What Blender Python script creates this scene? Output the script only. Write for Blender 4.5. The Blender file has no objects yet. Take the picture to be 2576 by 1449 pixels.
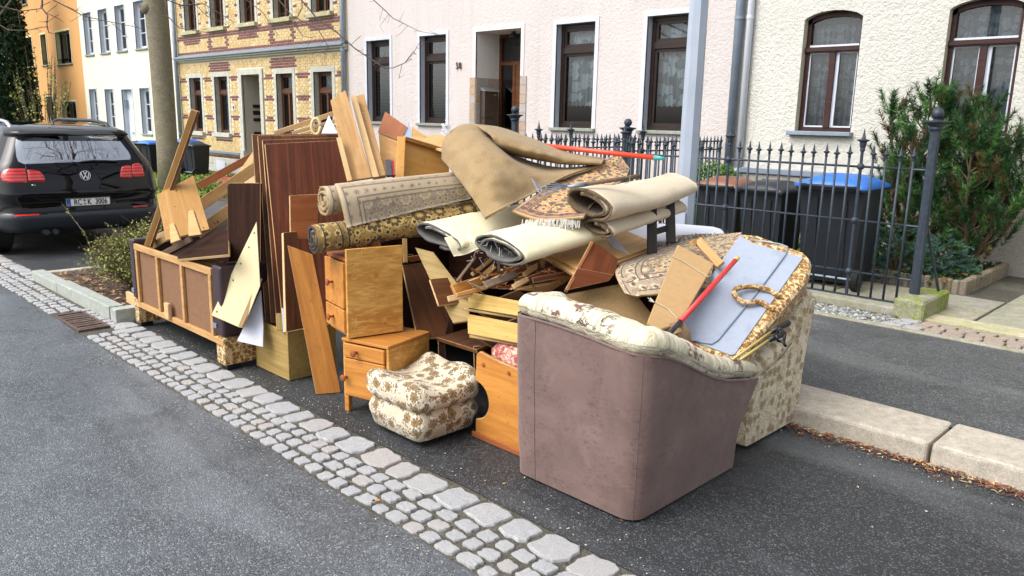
import bpy, bmesh, math, random
import numpy as np
from mathutils import Matrix, Vector, noise as MN
SC = bpy.context.scene
COL = SC.collection
R = math.radians
random.seed(7)
RNG = np.random.default_rng(7)

# ---------------------------------------------------------------- camera
H = 1.6
PITCH, ROLL, YAW = R(12.1), R(1.2445), R(-44.52)
FD = 1975.6                      # focal length in 2576-wide picture units
_cy, _sy, _cp, _sp = math.cos(YAW), math.sin(YAW), math.cos(PITCH), math.sin(PITCH)
FWD = np.array([_sy*_cp, _cy*_cp, -_sp]); _rt = np.array([_cy, -_sy, 0.0]); _up = np.cross(_rt, FWD)
RT = math.cos(ROLL)*_rt + math.sin(ROLL)*_up
UP = -math.sin(ROLL)*_rt + math.cos(ROLL)*_up
CAM = np.array([0, 0, H])
cd = bpy.data.cameras.new('camera'); cam = bpy.data.objects.new('camera', cd); COL.objects.link(cam)
cd.sensor_width = 36; cd.lens = FD/2576*36; cd.clip_end = 500; cd.clip_start = .05
cam.matrix_world = Matrix(((RT[0], UP[0], -FWD[0], 0), (RT[1], UP[1], -FWD[1], 0), (RT[2], UP[2], -FWD[2], H), (0, 0, 0, 1)))
SC.camera = cam
# ---------------------------------------------------------------- world, sun, exposure (bright overcast day)
SUN_EL, SUN_ROT = R(50), R(200)
w = bpy.data.worlds.new('World'); SC.world = w; w.use_nodes = True
wt = w.node_tree; bg = wt.nodes['Background']
sky = wt.nodes.new('ShaderNodeTexSky'); sky.sky_type = 'NISHITA'; sky.sun_disc = False
sky.sun_elevation = SUN_EL; sky.sun_rotation = SUN_ROT; sky.dust_density = 4; sky.ozone_density = 1
hs = wt.nodes.new('ShaderNodeHueSaturation'); hs.inputs['Saturation'].default_value = .32
wt.links.new(sky.outputs[0], hs.inputs['Color']); wt.links.new(hs.outputs[0], bg.inputs['Color'])
bg.inputs['Strength'].default_value = .15
sl = bpy.data.lights.new('sun', 'SUN'); so = bpy.data.objects.new('sun', sl); COL.objects.link(so)
sl.energy = .9; sl.angle = R(50); sl.color = (1, .985, .965)
sdir = Vector((math.sin(SUN_ROT)*math.cos(SUN_EL), math.cos(SUN_ROT)*math.cos(SUN_EL), math.sin(SUN_EL)))
so.rotation_euler = sdir.to_track_quat('Z', 'Y').to_euler()
SC.view_settings.view_transform = 'Standard'; SC.view_settings.look = 'None'
SC.view_settings.exposure = 1.05; SC.view_settings.gamma = 1; SC.view_settings.use_curve_mapping = False
SC.cycles.use_denoising = True; SC.cycles.max_bounces = 6; SC.cycles.transparent_max_bounces = 12
SC.cycles.caustics_reflective = False; SC.cycles.caustics_refractive = False

# ---------------------------------------------------------------- survey helpers: picture point -> place in the world
def ray(u, v): return (u-1288)/FD*RT - (v-724.5)/FD*UP + FWD
def GZ(u, v, z=0.0): d = ray(u, v); return CAM + d*(z-H)/d[2]
def PY(u, v, Y): d = ray(u, v); return CAM + d*Y/d[1]
def PX(u, v, X): d = ray(u, v); return CAM + d*X/d[0]
def DP(u, v, D): return CAM + ray(u, v)*D
def V3(p): return Vector((float(p[0]), float(p[1]), float(p[2])))

# ---------------------------------------------------------------- object helpers
WM = {}
def world_of(o): return WM.get(o.name, Matrix.Identity(4))
def link(o, parent=None, M=None):
    COL.objects.link(o)
    M = M or Matrix.Identity(4)
    if parent is not None:
        o.parent = parent; o.matrix_basis = world_of(parent).inverted() @ M
    else: o.matrix_basis = M
    WM[o.name] = M
    return o
def tag(o, label=None, cat=None, group=None, kind=None):
    if label: o['label'] = label
    if cat: o['category'] = cat
    if group: o['group'] = group
    if kind: o['kind'] = kind
    return o
def empty(name, loc=(0, 0, 0), rz=0, label=None, cat=None, group=None, parent=None):
    o = bpy.data.objects.new(name, None); o.empty_display_size = .1
    link(o, parent, Matrix.Translation(Vector(loc)) @ Matrix.Rotation(rz, 4, 'Z'))
    return tag(o, label, cat, group)
def finish_mesh(me, uv=True, smooth=False):
    if smooth:
        me.polygons.foreach_set('use_smooth', [True]*len(me.polygons))
    if uv and not me.uv_layers:
        n = len(me.loops)
        if n:
            ul = me.uv_layers.new(name='UVMap')
            co = np.empty(len(me.vertices)*3); me.vertices.foreach_get('co', co); co = co.reshape(-1, 3)
            li = np.empty(n, int); me.loops.foreach_get('vertex_index', li)
            pn = np.empty(len(me.polygons)*3); me.polygons.foreach_get('normal', pn); pn = np.abs(pn.reshape(-1, 3))
            lt = np.empty(len(me.polygons), int); me.polygons.foreach_get('loop_total', lt)
            ax = np.repeat(pn.argmax(1), lt); c = co[li]
            out = np.where((ax == 0)[:, None], c[:, [1, 2]], np.where((ax == 1)[:, None], c[:, [0, 2]], c[:, [0, 1]]))
            ul.data.foreach_set('uv', out.astype(np.float32).ravel())
def mesh(name, vs, fs, mats, parent=None, M=None, mi=None, smooth=False, uvs=None):
    me = bpy.data.meshes.new(name)
    me.from_pydata([tuple(map(float, v)) for v in vs], [], fs)
    for m in (mats if isinstance(mats, (list, tuple)) else [mats]): me.materials.append(m)
    if mi is not None: me.polygons.foreach_set('material_index', mi)
    if uvs is not None:
        ul = me.uv_layers.new(name='UVMap')
        li = np.empty(len(me.loops), int); me.loops.foreach_get('vertex_index', li)
        ul.data.foreach_set('uv', np.asarray(uvs, np.float32)[li].ravel())
    me.update(); finish_mesh(me, uvs is None, smooth)
    o = bpy.data.objects.new(name, me)
    return link(o, parent, M)
class MB:
    """collects boxes, tubes and loose faces into one mesh"""
    def __init__(s): s.v = []; s.f = []; s.m = []
    def add(s, vs, fs, m=0):
        b = len(s.v); s.v += [tuple(map(float, v)) for v in vs]; s.f += [tuple(i+b for i in f) for f in fs]; s.m += [m]*len(fs); return s
    def box(s, x0, x1, y0, y1, z0, z1, m=0, T=None):
        vs = [(x, y, z) for z in (z0, z1) for y in (y0, y1) for x in (x0, x1)]
        if T is not None: vs = [T @ Vector(v) for v in vs]
        return s.add(vs, [(0, 2, 3, 1), (4, 5, 7, 6), (0, 1, 5, 4), (2, 6, 7, 3), (0, 4, 6, 2), (1, 3, 7, 5)], m)
    def tube(s, pts, rad, n=8, m=0, cap=True, flat=None):
        pts = [Vector(p) for p in pts]; k = len(pts)
        rad = [rad]*k if not hasattr(rad, '__len__') else rad
        vs = []; fs = []; a = None
        for i, p in enumerate(pts):
            t = (pts[min(i+1, k-1)]-pts[max(i-1, 0)]).normalized()
            if a is None: a = t.orthogonal().normalized()
            a = (a - t*a.dot(t)).normalized(); b = t.cross(a)
            for j in range(n):
                q = 2*math.pi*j/n
                vs.append(p + (a*math.cos(q) + b*math.sin(q))*rad[i])
        for i in range(k-1):
            for j in range(n):
                j2 = (j+1) % n; fs.append((i*n+j, i*n+j2, (i+1)*n+j2, (i+1)*n+j))
        if cap: fs += [tuple(range(n))[::-1], tuple((k-1)*n+j for j in range(n))]
        return s.add(vs, fs, m)
    def lathe(s, c, prof, n=12, m=0):
        vs = []; fs = []
        for r_, z in prof:
            for j in range(n):
                q = 2*math.pi*j/n; vs.append((c[0]+r_*math.cos(q), c[1]+r_*math.sin(q), c[2]+z))
        for i in range(len(prof)-1):
            for j in range(n):
                j2 = (j+1) % n; fs.append((i*n+j, i*n+j2, (i+1)*n+j2, (i+1)*n+j))
        fs += [tuple(range(n))[::-1], tuple((len(prof)-1)*n+j for j in range(n))]
        return s.add(vs, fs, m)
    def build(s, name, mats, parent=None, M=None, smooth=False):
        return mesh(name, s.v, s.f, mats, parent, M, s.m if isinstance(mats, (list, tuple)) else None, smooth)
def copy_tree(o, parent=None, M=None):
    c = o.copy(); link(c, parent, M if M is not None else world_of(o))
    if parent is not None and M is None: c.matrix_basis = o.matrix_basis.copy()
    for ch in o.children: 
        d = ch.copy(); COL.objects.link(d); d.parent = c; d.matrix_basis = ch.matrix_basis.copy()
        for g in ch.children:
            e = g.copy(); COL.objects.link(e); e.parent = d; e.matrix_basis = g.matrix_basis.copy()
    return c

# ---------------------------------------------------------------- materials
def C(h, a=1):
    h = h.lstrip('#'); o = []
    for i in (0, 2, 4):
        x = int(h[i:i+2], 16)/255; o.append(x/12.92 if x <= .04045 else ((x+.055)/1.055)**2.4)
    return (*o, a)
class NB:
    def __init__(s, name):
        s.m = bpy.data.materials.new(name); s.m.use_nodes = True; s.t = s.m.node_tree
        s.b = s.t.nodes['Principled BSDF']; s.out = s.t.nodes['Material Output']
    def n(s, typ, ins=None, **props):
        nd = s.t.nodes.new('ShaderNode'+typ)
        for k, v in props.items(): setattr(nd, k, v)
        for k, v in (ins or {}).items():
            if isinstance(v, bpy.types.NodeSocket): s.t.links.new(v, nd.inputs[k])
            else: nd.inputs[k].default_value = v
        return nd
    def math(s, op, a, b=0.0, c=None, clamp=False):
        i = {0: a, 1: b}
        if c is not None: i[2] = c
        return s.n('Math', i, operation=op, use_clamp=clamp).outputs[0]
    def set(s, **kw):
        for k, v in kw.items():
            k = k.replace('_', ' ')
            if isinstance(v, bpy.types.NodeSocket): s.t.links.new(v, s.b.inputs[k])
            else: s.b.inputs[k].default_value = v
        return s
    def obj(s): return s.n('TexCoord').outputs['Object']
    def uv(s): return s.n('TexCoord').outputs['UV']
    def geo(s): return s.n('NewGeometry').outputs['Position']
    def rnd(s): return s.n('ObjectInfo').outputs['Random']
    def map(s, vec, scale=(1, 1, 1), loc=(0, 0, 0), rot=(0, 0, 0)):
        return s.n('Mapping', {'Vector': vec, 'Scale': scale, 'Location': loc, 'Rotation': rot}).outputs[0]
    def noise(s, vec, scale, detail=4, rough=.55, dist=0, out=0):
        return s.n('TexNoise', {'Vector': vec, 'Scale': scale, 'Detail': detail, 'Roughness': rough, 'Distortion': dist}).outputs[out]
    def vor(s, vec, scale, feat='F1', out='Distance', rnd=1.0, dims='3D'):
        return s.n('TexVoronoi', {'Vector': vec, 'Scale': scale, 'Randomness': rnd}, feature=feat, voronoi_dimensions=dims).outputs[out]
    def ramp(s, fac, stops, interp='LINEAR'):
        nd = s.n('ValToRGB', {'Fac': fac}); e = nd.color_ramp; e.interpolation = interp
        while len(e.elements) < len(stops): e.elements.new(.5)
        for el, (p, c) in zip(e.elements, stops): el.position = p; el.color = c if len(c) == 4 else (*c, 1)
        return nd.outputs[0]
    def step(s, x, a, b): return s.n('MapRange', {0: x, 1: a, 2: b, 3: 0.0, 4: 1.0}).outputs[0]
    def mix(s, f, a, b, mode='MIX'): return s.n('MixRGB', {0: f, 1: a, 2: b}, blend_type=mode).outputs[0]
    def bump(s, h, strength=.3, dist=.01):
        return s.set(Normal=s.n('Bump', {'Height': h, 'Strength': strength, 'Distance': dist}).outputs[0])
    def offs(s, vec, amt=10):
        r_ = s.rnd(); v = s.n('CombineXYZ', {0: s.math('MULTIPLY', r_, amt), 1: s.math('MULTIPLY', r_, amt*.7), 2: s.math('MULTIPLY', r_, amt*.3)}).outputs[0]
        return s.n('VectorMath', {0: vec, 1: v}, operation='ADD').outputs[0]
def plain(name, col, rough=.5, metal=0, var=.12, nscale=6, bump=0, **kw):
    b = NB(name); c = C(col); n = b.noise(b.obj(), nscale, 5)
    lo = tuple(x*(1-var) for x in c[:3])+(1,); hi = tuple(min(1, x*(1+var)) for x in c[:3])+(1,)
    b.set(Base_Color=b.ramp(n, [(.3, lo), (.7, hi)]), Roughness=rough, Metallic=metal, **kw)
    if bump: b.bump(b.noise(b.obj(), nscale*12, 4), bump, .004)
    return b.m
def wood(name, c1, c2, sx=1.2, sy=14, rough=.42, blotch=.25, fig=0, spec=.32):
    b = NB(name); v = b.offs(b.obj(), 13)
    g = b.noise(b.map(v, (sx, sy, sy)), 2.0, 7, .62, .9)
    fine = b.noise(b.map(v, (4, 120, 120)), 2.0, 3, .6)
    col = b.ramp(g, [(.28, C(c2)), (.5, tuple((x+y)/2 for x, y in zip(C(c1), C(c2)))), (.68, C(c1))])
    col = b.mix(b.math('MULTIPLY', fine, .35), col, C(c2), 'MULTIPLY')
    big = b.noise(v, 3.2, 3)
    col = b.mix(b.math('MULTIPLY', b.step(big, .5, .8), blotch), col, C(c2))
    if fig:                                   # figured veneer: short cross ripples
        f = b.noise(b.map(v, (11, 11, 48)), 1.0, 3, .5, 1.2)
        col = b.mix(b.math('MULTIPLY', b.step(f, .48, .75), fig), col, C(c1, 1))
        col = b.mix(b.math('MULTIPLY', b.step(f, .45, .25), fig*.8), col, C(c2, 1))
    scr = b.noise(b.map(v, (60, 3, 3)), 1.5, 2)
    st_ = b.noise(v, 7, 5, .65); col = b.mix(b.math('MULTIPLY', b.step(st_, .56, .68), .22), col, tuple(x*.55 for x in C(c2)[:3])+(1,))
    col = b.mix(b.math('MULTIPLY', b.step(b.noise(v, 38, 3), .66, .72), .45), col, tuple(x*.4 for x in C(c2)[:3])+(1,))
    col = b.mix(b.step(scr, .74, .8), col, tuple(min(1, x*1.5) for x in C(c1)[:3])+(1,))
    b.set(Base_Color=col, Roughness=b.ramp(g, [(0, (rough+.14,)*3), (1, (rough-.02,)*3)]), Specular_IOR_Level=spec)
    b.bump(fine, .12, .002)
    return b.m
def flower_mask(b, uv, scale, n, r0, rnd=.75, off=(0, 0, 0)):
    p = b.map(uv, (scale,)*3, off)
    vo = b.n('TexVoronoi', {'Vector': p, 'Scale': 1.0, 'Randomness': rnd}, feature='F1', voronoi_dimensions='2D')
    d = b.n('VectorMath', {0: p, 1: vo.outputs['Position']}, operation='SUBTRACT').outputs[0]
    sp = b.n('SeparateXYZ', {0: d}); ang = b.math('ARCTAN2', sp.outputs[1], sp.outputs[0])
    rc = b.n('SeparateXYZ', {0: vo.outputs['Color']}).outputs[0]
    cs = b.math('POWER', b.math('ABSOLUTE', b.math('COSINE', b.math('ADD', b.math('MULTIPLY', ang, n/2), b.math('MULTIPLY', rc, 6.28)))), .55)
    thr = b.math('MULTIPLY', b.math('ADD', b.math('MULTIPLY', cs, .42), .58), r0)
    thr = b.math('MULTIPLY', thr, b.math('ADD', b.math('MULTIPLY', rc, .5), .7))
    q = b.math('DIVIDE', vo.outputs['Distance'], thr)
    return q          # <1 inside the petals, small near the heart
def floral(name, ground, petal, heart, leaf, scale=9, n=6, r0=.36, shade=None, rough=.85, vine=None, dens=.5):
    b = NB(name); uv = b.uv()
    wv = b.n('VectorMath', {0: uv, 1: b.n('VectorMath', {0: b.noise(uv, 14, 3, out=1), 3: .03}, operation='SCALE').outputs[0]}, operation='ADD').outputs[0]
    speck = b.noise(uv, 190, 2); soft = b.noise(uv, scale*.6, 3)
    base = b.mix(b.math('MULTIPLY', b.step(soft, .45, .7), b.step(speck, .35, .65)), C(ground), C(shade or ground))
    vn = b.math('ABSOLUTE', b.math('SUBTRACT', b.noise(wv, scale*.9, 2, .4), .5))
    base = b.mix(b.step(vn, .03, .016), base, C(vine or leaf)); base = b.mix(b.step(b.math('ABSOLUTE', b.math('SUBTRACT', vn, .03)), .008, .003), base, C(leaf))
    # sprigs of small leaves, only along some stems
    l1 = flower_mask(b, wv, scale*3.4, 2, .40, 1, (3.1, 1.7, 0)); near = b.step(b.noise(wv, scale*.9, 2, .4, 0), .5, .56)
    base = b.mix(b.math('MULTIPLY', b.step(l1, 1.0, .85), near), base, C(leaf))
    q = flower_mask(b, wv, scale, n, r0); cell = b.n('SeparateXYZ', {0: b.vor(b.map(wv, (scale,)*3), 1.0, 'F1', 'Color', .75, '2D')}).outputs[1]
    has = b.step(cell, 1-dens-.01, 1-dens+.01)
    tex = b.noise(uv, scale*9, 3, .6)
    pet = b.ramp(b.math('ADD', b.math('MULTIPLY', q, .7), b.math('MULTIPLY', b.math('SUBTRACT', tex, .5), 1.1)), [(.15, C(heart)), (.45, C(petal)), (.62, C(heart)), (.85, C(petal))])
    base = b.mix(b.math('MULTIPLY', b.step(q, 1.14, 1.02), has), base, C(leaf))
    base = b.mix(b.math('MULTIPLY', b.step(q, 1.02, .94), has), base, pet)
    base = b.mix(b.math('MULTIPLY', b.step(b.noise(uv, 3, 4), .5, .8), .15), base, C('#6b5a48'))
    b.set(Base_Color=base, Roughness=rough, Sheen_Weight=.12)
    b.bump(b.math('ADD', b.noise(uv, 240, 2), b.math('MULTIPLY', b.noise(uv, 12, 3), 2.5)), .2, .004)
    return b.m
def rugmat(name, field, c2, c3, line, border, bw, W, L, scale=8, worn=None):
    """u runs along the roll (0..L), v across (0..W); borders at both u ends and both v edges"""
    b = NB(name); uv = b.uv(); s = b.n('SeparateXYZ', {0: uv}); u, v = s.outputs[0], s.outputs[1]
    eu = b.math('MINIMUM', u, b.math('SUBTRACT', L, u)); ev = b.math('MINIMUM', v, b.math('SUBTRACT', W, v)); e = b.math('MINIMUM', eu, ev)
    col = C(field)
    big = flower_mask(b, uv, scale*.75, 8, .35, .35)
    sm = flower_mask(b, uv, scale*2.0, 5, .42, .8, (1.3, 4.2, 0))
    vn = b.math('ABSOLUTE', b.math('SUBTRACT', b.noise(uv, scale*2.2, 3, .5), .5))
    x = b.mix(b.step(vn, .03, .012), C(field), C(line))
    x = b.mix(b.step(sm, 1.02, .92), x, C(c3)); x = b.mix(b.step(sm, .5, .42), x, C(line))
    x = b.mix(b.step(big, 1.06, 1.0), x, C(line)); x = b.mix(b.step(big, .97, .9), x, C(c2))
    x = b.mix(b.step(big, .55, .5), x, C(field)); x = b.mix(b.step(big, .3, .25), x, C(c3))
    bd = flower_mask(b, uv, scale*1.6, 6, .4, .2, (.4, .9, 0))
    y = b.mix(b.step(bd, 1.0, .9), C(border), C(c3)); y = b.mix(b.step(bd, .55, .45), y, C(line))
    y = b.mix(b.step(vn, .02, .008), y, C(c2))
    z = b.mix(b.step(e, bw, bw+.002), y, x)
    for k in (0.0, .22, .78, 1.0):
        dd = b.math('ABSOLUTE', b.math('SUBTRACT', e, bw*k+.003)); z = b.mix(b.step(dd, .006, .003), z, C(line))
    z = b.mix(b.step(e, .02, .012), z, C(worn or field))
    z = b.mix(b.math('MULTIPLY', b.noise(uv, 2.5, 4), .25), z, C(worn or field))
    b.set(Base_Color=z, Roughness=.95, Sheen_Weight=.1)
    b.bump(b.noise(uv, 260, 2), .35, .004)
    return b.m
def weave(name, c1, c2, scale=160, rough=.95, bump=.4, blot=3, slub=.4):
    b = NB(name); uv = b.uv()
    wa = b.noise(b.map(uv, (18, 190, 1)), 1.0, 3, .6); wb = b.noise(b.map(uv, (190, 18, 1)), 1.0, 3, .6); th = b.math('MAXIMUM', wa, wb)
    n = b.noise(uv, scale, 3); m = b.noise(uv, blot, 6, .65); dk = tuple(x*.62 for x in C(c2)[:3])+(1,)
    col = b.ramp(n, [(.3, C(c2)), (.62, C(c1))]); col = b.mix(b.math('MULTIPLY', b.step(th, .5, .72), slub), col, dk)
    col = b.mix(b.math('MULTIPLY', b.step(m, .42, .72), .5), col, C(c2)); col = b.mix(b.math('MULTIPLY', b.step(b.noise(uv, blot*2.7, 5, .7), .56, .7), .35), col, dk)
    b.set(Base_Color=col, Roughness=rough, Sheen_Weight=.1); b.bump(b.math('ADD', b.math('ADD', n, b.math('MULTIPLY', th, 1.2)), b.math('MULTIPLY', b.noise(uv, 9, 4), 3.0)), bump, .004)
    return b.m
def stucco(name, c, grain=70, strength=.8, dirt='#8d8576', dist=.012):
    b = NB(name); p = b.geo()
    n = b.noise(p, grain, 4, .6); lump = b.noise(p, grain*.35, 3); soft = b.noise(p, .8, 5)
    streak = b.noise(b.map(p, (5, 5, .35)), 1.5, 5)
    cc = C(c); col = b.mix(b.step(n, .5, .22), cc, tuple(x*.86 for x in cc[:3])+(1,))
    col = b.mix(b.math('MULTIPLY', b.step(soft, .42, .75), .15), col, C(dirt))
    col = b.mix(b.math('MULTIPLY', b.step(streak, .52, .78), .16), col, C(dirt))
    b.set(Base_Color=col, Roughness=.92); b.bump(b.math('ADD', n, lump), strength, dist)
    return b.m
def asphalt(name, c1, c2, spk, rough=(.35, .6), grain=110, wet=0, amt=.5):
    b = NB(name); p = b.geo()
    vo = b.n('TexVoronoi', {'Vector': p, 'Scale': grain}, feature='F1')
    cell = b.n('SeparateXYZ', {0: vo.outputs['Color']}).outputs[0]
    big = b.noise(p, 1.1, 5); mid = b.noise(p, 14, 4)
    col = b.ramp(b.math('ADD', b.math('MULTIPLY', big, .6), b.math('MULTIPLY', mid, .4)), [(.35, C(c2)), (.65, C(c1))])
    col = b.mix(b.math('MULTIPLY', b.step(cell, .78, .95), amt), col, C(spk))
    col = b.mix(b.math('MULTIPLY', b.step(cell, .25, .05), .6), col, C('#1c1d1f'))
    fine = b.noise(p, 420, 2)
    st = b.noise(p, 2.6, 6, .7, .4); col = b.mix(b.math('MULTIPLY', b.step(st, .55, .66), .35), col, C('#242629')); col = b.mix(b.math('MULTIPLY', b.step(b.noise(b.map(p, (.25, 1.3, 1)), 1.4, 5), .52, .7), .28), col, C(spk))
    col = b.mix(b.math('MULTIPLY', b.step(fine, .62, .75), .3), col, C(spk))
    rg = b.ramp(b.noise(p, 2.2, 5), [(.35, (rough[0],)*3), (.65, (rough[1],)*3)])
    b.set(Base_Color=col, Roughness=rg, Specular_IOR_Level=.5+wet)
    b.bump(b.math('ADD', b.math('MULTIPLY', vo.outputs['Distance'], -1.0), b.math('MULTIPLY', fine, .3)), .55, .006)
    return b.m
def granite(name, c1, c2, spk='#3f4146', tint=0.0, scale=1, moss=0.0, rough=.75):
    b = NB(name); p = b.offs(b.obj(), 9); n = b.noise(p, 16*scale, 6, .7); f = b.noise(p, 160*scale, 3)
    col = b.ramp(n, [(.3, C(c2)), (.7, C(c1))])
    col = b.mix(b.math('MULTIPLY', b.step(f, .58, .7), .55), col, C(spk)); col = b.mix(b.math('MULTIPLY', b.step(f, .42, .3), .4), col, C('#f4f2ee'))
    if tint:
        r_ = b.rnd(); col = b.mix(b.math('MULTIPLY', b.step(r_, .8, .95), tint), col, C('#b09b86'), 'MIX')
        col = b.mix(b.math('MULTIPLY', b.step(r_, .0, .5), .35), col, b.mix(.5, col, C('#8d94a0')))
    if moss:
        mm = b.math('MULTIPLY', b.step(b.noise(b.geo(), 5, 6, .65), .40, .56), moss); col = b.mix(mm, col, b.ramp(b.noise(p, 40, 3), [(.3, C('#4a5a14')), (.7, C('#8d9a32'))]))
    b.set(Base_Color=col, Roughness=rough); b.bump(b.math('ADD', n, b.math('MULTIPLY', f, .5)), .4, .008)
    return b.m
def glassmat(name, tint, refl=.04, rough=.02):
    b = NB(name); t = b.t
    tr = b.n('BsdfTransparent', {'Color': C(tint)}); gl = b.n('BsdfGlossy', {'Color': (.95, .97, 1, 1), 'Roughness': rough})
    fr = b.n('Fresnel', {'IOR': 1.52}).outputs[0]; f = b.math('ADD', fr, refl, clamp=True)
    mx = b.n('MixShader', {0: f, 1: tr.outputs[0], 2: gl.outputs[0]}); t.links.new(mx.outputs[0], b.out.inputs[0])
    return b.m
def leafmat(name, c1, c2, rough=.55, trans=.2):
    b = NB(name); n = b.noise(b.geo(), 9, 4); n2 = b.noise(b.geo(), 60, 2)
    col = b.ramp(b.math('ADD', b.math('MULTIPLY', n, .6), b.math('MULTIPLY', n2, .4)), [(.35, C(c2)), (.65, C(c1))])
    b.set(Base_Color=col, Roughness=rough, Specular_IOR_Level=.3); return b.m
# ================================================================ materials used by the setting
m_road = asphalt('asphalt_road', '#53595f', '#3d4247', '#a3a9ae', (.22, .42), 170, .3, .5)
m_park = asphalt('asphalt_parking', '#2f3134', '#1f2123', '#7d8185', (.5, .75), 170, 0, .42)
m_walk = asphalt('asphalt_walk', '#4e5052', '#3a3c3e', '#9fa09e', (.5, .75), 170, 0, .45)
m_joint = asphalt('joint_sand', '#595549', '#3f3d36', '#7f7a6e', (.7, .9), 90, 0, .3)
m_cob = granite('granite_cobble', '#b9b8b5', '#7f8186', '#474b52', .3, 1.6)
m_kerb = granite('granite_kerb', '#bdb4a4', '#989083', '#4f4c46', 0, 1.2)
m_kerbg = granite('granite_kerb_grey', '#a9ada8', '#8b908a', '#5b605c', 0, 1.2, .12)
m_conc = granite('concrete', '#a49f93', '#7f7b70', '#5f5c54', 0, .7, .25, .9)
m_slab = granite('slab_concrete', '#aca593', '#857f70', '#5d584c', .3, .6, .22, .9)
m_block = granite('moss_stone', '#9c9a84', '#777563', '#4c4b3d', 0, .6, .95, .95)
m_pink_cob = granite('pink_mosaic', '#ad9689', '#8d7a70', '#6b554d', .4, 1.2, .15)
m_sand = granite('sandstone', '#c9bfa2', '#a99f84', '#84775a', 0, .8, .3, .9)
m_palis = granite('palisade', '#8a7462', '#6d5a4b', '#4a3f36', .3, .8, .25, .9)
m_soil = plain('soil', '#4a3d31', .95, 0, .35, 14, .8)
m_grassb = plain('grass_base', '#55682e', .95, 0, .35, 5, .6)
m_pebble = granite('pebble', '#8f9496', '#6b7073', '#4b4e50', .7, 1.0)
m_iron = plain('cast_iron_rust', '#5f4d46', .75, .3, .4, 20, .5)
m_leafdry = plain('dry_leaf', '#6e4e34', .8, 0, .45, 7)
m_leafred = plain('red_litter', '#8a4a2e', .85, 0, .5, 12)

ground = mesh('ground', [(-200, -200, -.04), (200, -200, -.04), (200, 200, -.04), (-200, 200, -.04)], [(0, 1, 2, 3)], m_walk); tag(ground, kind='structure')
def sheet(name, x0, x1, y0, y1, z, m, jit0=0, jit1=0, nx=None, thick=.03):
    nx = nx or max(2, int((x1-x0)/.12)) if (jit0 or jit1) else 1
    vs = []; fs = []
    for i in range(nx+1):
        x = x0+(x1-x0)*i/nx
        vs += [(x, y0+random.uniform(-jit0, jit0), z), (x, y1+random.uniform(-jit1, jit1), z)]
    for i in range(nx): fs.append((2*i, 2*i+2, 2*i+3, 2*i+1))
    o = mesh(name, vs, fs, m); return tag(o, kind='structure')
sheet('road', -70, 40, -9, 1.735, 0, m_road, 0, .012, 500)
sheet('parking_lane', -70, 40, 2.165, 4.02, 0, m_park, .012, 0, 500)
bed = sheet('cobble_strip', -70, 40, 1.70, 2.20, -.006, m_joint)
sheet('pavement', -12.35, 40, 4.30, 6.16, .105, m_walk)
pv = mesh('pavement', [(-70, 4.3, .101), (-12.3, 4.3, .101), (-12.3, 4.62, .101), (-12.35, 6.16, .101), (-13.9, 6.16, .101), (-12.4, 4.62, .101), (-70, 4.62, .101)], [(0, 1, 2, 5, 6), (2, 3, 4, 5)], m_walk); tag(pv, kind='structure')
sheet('pavement', -70, -2.1, 6.16, 9.5, .094, m_soil)
gr = mesh('verge', [(-70, 4.62, .098), (-12.4, 4.62, .098), (-13.9, 6.16, .098), (-13.9, 9.0, .098), (-70, 9.0, .098)], [(0, 1, 2, 3, 4)], m_grassb); tag(gr, kind='structure')

# --- cobbles: a few shared stone shapes, rounded and uneven
def stone_mesh(seed, bev=.2, h=.04):
    rg = random.Random(seed); n = 16; vs = []; fs = []
    ang = [2*math.pi*i/n for i in range(n)]
    base = []
    for a in ang:
        c, s = math.cos(a+.26), math.sin(a+.26); k = 1/max(abs(c), abs(s)); k = min(k, 1.36)*rg.uniform(.86, 1.04)
        base.append((c*k*.5, s*k*.5))
    for sc, z in ((1.03, -h), (1.0, -.008), (.972, -.002), (.91, .0005)):
        vs += [(x*sc, y*sc, z+rg.uniform(-.0015, .0015)) for x, y in base]
    vs.append((0, 0, .0015))
    for i in range(3):
        for j in range(n): fs.append((i*n+j, i*n+(j+1) % n, (i+1)*n+(j+1) % n, (i+1)*n+j))
    for j in range(n): fs.append((3*n+j, 3*n+(j+1) % n, 4*n))
    me = bpy.data.meshes.new('cobble'); me.from_pydata(vs, [], fs); me.materials.append(m_cob); me.update(); finish_mesh(me, True, False)
    return me
STONES = [stone_mesh(i) for i in range(14)]
spots = []
def row(y, wy, x0, x1, px, jy=.006):
    x = x0
    while x < x1:
        l = px*random.uniform(.82, 1.2); spots.append((x+l/2, y+random.uniform(-jy, jy), l-.018, wy*random.uniform(.88, 1.02)-.015)); x += l
for k in range(3): row(1.782+k*.082, .084, -16, -8.5, .105); row(1.782+k*.084, .086, -6.05, .2, .108)
for k in range(3): row(1.785+k*.086, .086, -8.5, -6.9, .105)
row(2.075, .16, -16, -8.5, .17); row(2.07, .185, -6.25, .2, .178, .01)
row(2.0, .08, -6.9, -6.05, .1)
spots.sort(key=lambda s: s[0]**2+s[1]**2)
rest = MB()
for i, (x, y, lx, ly) in enumerate(spots):
    me = STONES[i % 14]; rz = random.uniform(-.07, .07) + (math.pi if i % 3 else 0)
    M = Matrix.Translation((x, y, .004+random.uniform(-.003, .004))) @ Matrix.Rotation(rz, 4, 'Z') @ Matrix.Rotation(random.uniform(-.02, .02), 4, 'X') @ Matrix.Diagonal((lx, ly, 1, 1))
    if i < 300: link(bpy.data.objects.new('cobble', me), bed, M)
    else: rest.add([M @ v.co for v in me.vertices], [tuple(p.vertices) for p in me.polygons])
tag(rest.build('far_cobbles', m_cob, bed, None, True), kind='stuff')

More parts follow.
